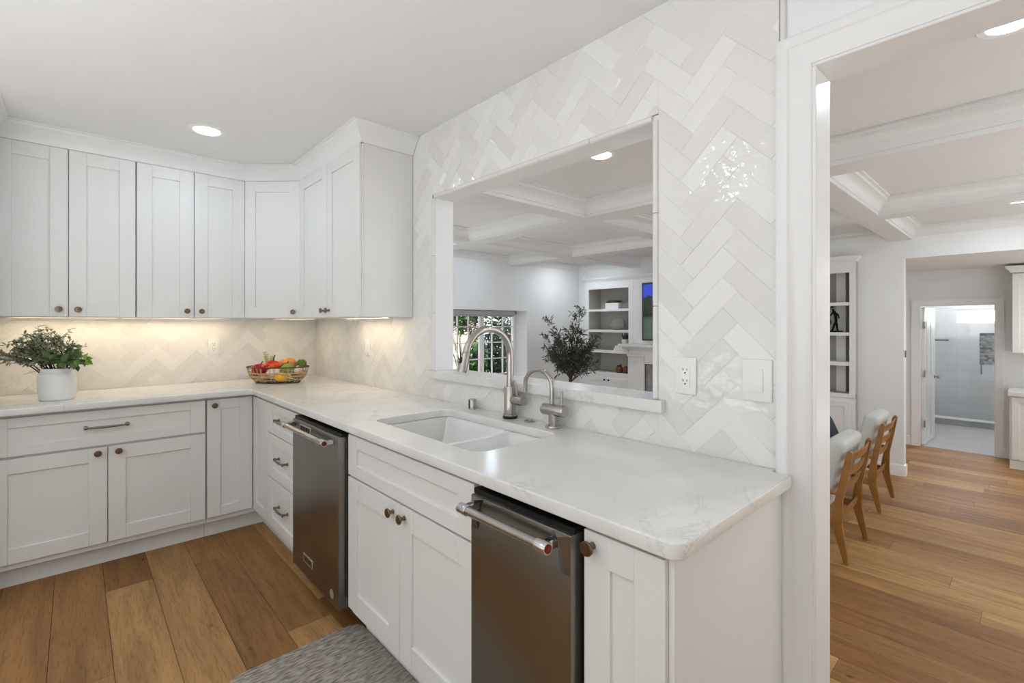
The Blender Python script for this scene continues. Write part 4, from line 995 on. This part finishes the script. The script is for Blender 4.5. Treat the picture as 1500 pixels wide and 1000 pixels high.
for tp in tips:
    e = tscr(*tp); s0 = V((rnd.uniform(-.01, .02), 0, rnd.uniform(.85, 1.02))); md = s0.lerp(e, .5)+V((0, 0, -.05))+tscr(tp[0]*.1, 0, 0)
    pts = [s0*(1-u)**2+md*2*u*(1-u)+e*u*u for u in [i/10 for i in range(11)]]; st.tube(pts, [.008*(1-.85*i/10) for i in range(11)], 5)
    brs = [pts]
    for k in range(5):
        i0 = rnd.randint(4, 9); d = (pts[i0+1]-pts[i0]).normalized(); q = pts[i0]+(d+V((rnd.gauss(0, .7), rnd.gauss(0, .7), rnd.gauss(0, .5)))).normalized()*rnd.uniform(.1, .2)
        b = [pts[i0].lerp(q, j/5) for j in range(6)]; st.tube(b, .002, 4); brs.append(b)
    for b in brs:
        for j in range(25 if len(b) > 8 else 12):
            u = (.3 if len(b) > 8 else .05)+(.7 if len(b) > 8 else .95)*rnd.random(); x = u*(len(b)-1); i0 = min(int(x), len(b)-2); p = b[i0].lerp(b[i0+1], x-i0); d = (b[i0+1]-b[i0]).normalized()
            sd = V((rnd.gauss(0, 1), rnd.gauss(0, 1), rnd.gauss(0, 1))); lf.leaf(p, d*.7+sd.normalized(), V((rnd.gauss(0, .5), rnd.gauss(0, .5), 1)), rnd.uniform(.055, .09), rnd.uniform(.015, .022))
build('trunk', st, STEMB, t); build('leaves', lf, LEAFG, t)

# ------------------------------------------------------------------ armchairs (local: back at y=0 side, facing +y)
def armchair(loc, label):
    t = thing('lounge_armchair', label, 'armchair', loc, 0, 'pair of lounge armchairs')
    w = .62
    for sx in (0, 1):
        x = sx*(w-.032)
        prof = [(-.042, 0), (-.012, 0), (.062, .25), (.066, .32), (.044, .46), (.006, .64), (-.026, .80), (-.034, .822), (-.05, .83), (-.064, .818), (-.064, .80), (-.038, .64), (-.004, .46), (.006, .33), (-.002, .26)]
        build('back_leg', MB().prism(prof, lambda u, v, d: (d, u, v), x, x+.032, .006), CHAIRW, t)
        build('front_leg', MB().prism([(.66, 0), (.685, 0), (.70, .30), (.69, .52), (.655, .52), (.655, .28)], lambda u, v, d: (d, u, v), x, x+.026, .004), CHAIRW, t)
        build('arm', MB().tube([(x+.013, .025, .50), (x+.013, .2, .515), (x+.013, .45, .535), (x+.013, .70, .53), (x+.013, .74, .525)], [.014, .016, .02, .022, .012], 12, flat=1.2), CHAIRW, t)
        build('seat_rail', MB().prism([(.02, .24), (.68, .29), (.68, .35), (.04, .30)], lambda u, v, d: (d, u, v), x+.003, x+.023, .003), CHAIRW, t)
    def slat(z, h, y, bow=.022):
        m = MB(); n = 12; rings = []
        for i in range(n+1):
            u = i/n; x = .022+(w-.044)*u; yy = y-bow*math.sin(math.pi*u); hh = h/2*(1+.12*math.sin(math.pi*u)); tl = .25
            rings.append([m.b.verts.new((x, yy+a-tl*b, z+b)) for a, b in ((-.007, -hh), (.007, -hh), (.007, hh), (-.007, hh))])
        m.skin(rings); return m
    for z, y in ((.772, -.04), (.655, -.012), (.54, .013)): build('back_slat', slat(z, .058, y), CHAIRW, t)
    build('back_rail', slat(.315, .06, .035, .01), CHAIRW, t)
    build('front_rail', MB().box(.02, w-.02, .655, .68, .285, .345, .004), CHAIRW, t)
    c = MB().box(.035, w-.035, .20, .66, .345, .475, .035, 4); build('seat_cushion', c, UPHOL, t)
    bc = MB().box(.045, w-.045, -.06, .06, -.30, .215, .035, 4).xf(MX.Translation((0, .087, .675)) @ MX.Rotation(R(12), 4, 'X')); build('back_cushion', bc, UPHOL, t)
    # lower half of the back pad showing between slats
    return t
a1 = armchair((2.595, -3.145, FL+.0005), 'wooden slat-back armchair with pale cushions nearest the doorway')
a2 = dup(a1, (3.935, -3.105, FL+.0005), None, 'second slat-back armchair with pale cushions farther from the doorway')
t = thing('throw_pillow', 'dark grey-green throw pillow leaning in the farther armchair', 'pillow', (4.12, -2.67, FL+.70), R(20))
pl = MB(); pl.blob((0, 0, 0), 1, (.2, .07, .19), 3, lambda p: 1+.25*(abs(p.x*p.z))**.5)
build('cover', pl.xf(MX.Rotation(R(-22), 4, 'X')), DPILL, t)
t = thing('throw_pillow', 'dark throw pillow in the nearer armchair, mostly hidden by the doorway jamb', 'pillow', (2.80, -2.72, FL+.70), R(10))
pl = MB(); pl.blob((0, 0, 0), 1, (.2, .07, .19), 3, lambda p: 1+.25*(abs(p.x*p.z))**.5)
build('cover', pl.xf(MX.Rotation(R(-22), 4, 'X')), DPILL, t)

# ------------------------------------------------------------------ bathroom hall
mC = lambda u, z, d: (X2-d, -u, z)
cas = [(0, 0), (0, .012), (.01, .016), (.06, .018), (.07, .022), (.085, .02), (.085, 0)]
struct('trim_8', MB().sweep([(2.985, FL), (2.985, 1.598), (3.755, 1.598), (3.755, FL)], cas, side=-1, fmap=mC), TRIM)
struct('trim_9', MB().box(X2-.004, X2+.104, -2.996, -2.986, FL, 1.598).box(X2-.004, X2+.104, -3.76, -3.75, FL, 1.598).box(X2-.004, X2+.104, -3.75, -2.996, 1.585, 1.598), TRIM)
t = bpy.data.objects.new('door_1', None); COL.objects.link(t); t['kind'] = 'structure'; t.location = (X2+.11, -3.0, FL+.008); t.rotation_euler = (0, 0, R(-2.5))
lf_ = MB(); lf_.box(0, .74, -.036, 0, 0, 1.975, .002)
dl = build('door_leaf', lf_, TRIM, t)
pn = MB()
for a, b in ((.1, .85), (.98, 1.85)):
    for c, d in ((.1, .34), (.4, .64)): pn.box(c, d, -.042, -.036, a, b, .006)
build('door_panel', pn, TRIM, dl)
build('door_knob', MB().lathe([(.026, 0), (.026, .006), (.01, .012), (.009, .03), (.022, .038), (.028, .05), (.022, .062), (0, .066)], (.68, -.036, .93), (0, -1, 0), 20), NICKEL, dl)
for z in (.30, 1.02, 1.72): build('hinge', MB().box(-.035, .0, -.037, -.030, z-.05, z+.05).cyl((-.004, -.037, z-.05), (-.004, -.037, z+.05), .007, seg=10), NICKEL, t)
# shower
w = MB().box(10.5, 10.6, -3.13, -2.4, FL, 2.3).box(10.5, 10.6, -4.3, -3.13, FL, .6).box(10.5, 10.6, -4.3, -3.13, 1.17, 1.345).box(10.5, 10.6, -4.3, -3.13, 1.605, 2.3).box(10.5, 10.6, -3.44, -3.13, .6, 1.17).box(10.5, 10.6, -4.3, -3.74, .6, 1.17).box(10.5, 10.6, -4.3, -4.05, 1.345, 1.605)
struct('wall_shower', w, SHTILE)
struct('wall_bath', MB().box(X2+.1, 10.6, -2.4, -2.3, FL, 2.3).box(X2+.1, 10.6, -4.4, -4.3, FL, 2.3), SHTILE)
struct('wall_niche', MB().box(10.58, 10.6, -3.74, -3.44, .6, 1.17), MOSAIC)
struct('ceiling_bath', MB().box(X2+.1, 10.6, -4.4, -2.3, 2.3, 2.4), CEILP)
t = bpy.data.objects.new('window_2', None); COL.objects.link(t); t['kind'] = 'structure'
build('window_frame', MB().box(10.55, 10.59, -4.05, -3.13, 1.345, 1.375).box(10.55, 10.59, -4.05, -3.13, 1.575, 1.605).box(10.55, 10.59, -3.17, -3.13, 1.375, 1.575).box(10.55, 10.59, -4.05, -4.01, 1.375, 1.575), TRIM, t)
build('pane', MB().box(10.575, 10.58, -4.01, -3.17, 1.375, 1.575), BATHW, t)
struct('trim_10', MB().box(9.6, 9.72, -4.3, -2.4, FL, -.31, .002), CURBT)
struct('trim_11', MB().box(9.59, 9.73, -4.3, -2.4, -.3095, -.285, .003), TRIM)
t = thing('shower_screen', 'frameless glass shower screen standing on the grey curb', 'shower screen', (9.66, -3.35, -.284))
gd = build('fixed_pane', MB().box(-.005, .005, .02-.14, .94, 0, 1.9), GLASS, t)
gd = build('glass_door', MB().box(-.005, .005, -.94, -.125, .005, 1.9), GLASS, t)
build('door_handle', MB().tube([(-.01, -.02-.14, .78), (-.045, -.02-.14, .78), (-.045, -.02-.14, 1.0), (-.01, -.02-.14, 1.0)], .009, 10), NICKEL, gd)
t = thing('shower_shelf_bar', 'thin dark metal bar on the white shower wall', 'bar', (10.4995, -2.86, 1.03))
build('bar', MB().tube([(-.05, -.17, 0), (-.05, .17, 0)], .01, 10), mat('dark_bar', (80, 82, 84), .4, 1), t)
build('bracket', MB().cyl((-.05, -.15, 0), (0, -.15, 0), .012, seg=10).cyl((-.05, .15, 0), (0, .15, 0), .012, seg=10), mat('dark_bar2', (80, 82, 84), .4, 1), t)
# kitchenette
t = thing('hall_base_cabinet', 'white base cabinet at right edge past the bathroom door', 'cabinet', (X2-.001, -3.90, FL))
build('body', MB().box(-.58, 0, -1.2, 0, .10, .875, .001), CAB, t); build('toe_kick', MB().box(-.575, -.56, -1.2, -.002, 0, .10).box(-.56, 0, -.02, 0, 0, .10), CAB, t)
for k in (0, 1):
    build('door', shaker(.02+.45*k, .46+.45*k, .12, .86, -.60, .06).xf(MX.Rotation(R(-90), 4, 'Z')), CAB, t)
o = build('hall_countertop', MB().box(X2-.62, X2-.001, -5.1, -3.885, FL+.876, FL+.93, .004), QUARTZ); tag(o, 'pale stone countertop on the hall cabinet at the right edge', 'countertop')
t = thing('hall_upper_cabinet', 'white upper cabinet above the hall countertop at the right edge', 'cabinet', (X2-.001, -3.915, 0))
build('body', MB().box(-.32, 0, -1.2, 0, .975, 1.965, .001), CAB, t)
for k in (0, 1): build('door', shaker(.004+.45*k, .45+.45*k, .978, 1.955, -.341, .06).xf(MX.Rotation(R(-90), 4, 'Z')), CAB, t)
m = MB(); m.sweep([(0, 0), (-.342, 0), (-.342, -1.2)], [(0, 1.966), (.01, 1.966), (.03, 2.0), (.055, 2.03), (.06, 2.05), (.0, 2.05)], side=1); build('crown', m, TRIM, t)
downlight((8.6, -3.3, 2.2996), 'unseen recessed fill light added in the bathroom ceiling', BATHFILL); downlight((10.1, -3.3, 2.2996), 'unseen recessed fill light added over the shower', SHOWERFILL); downlight((6.4, -5.0, 2.0796), 'unseen recessed fill light added in the hall ceiling', BATHFILL)  # lamps out of view, added to brighten bath, shower and hall
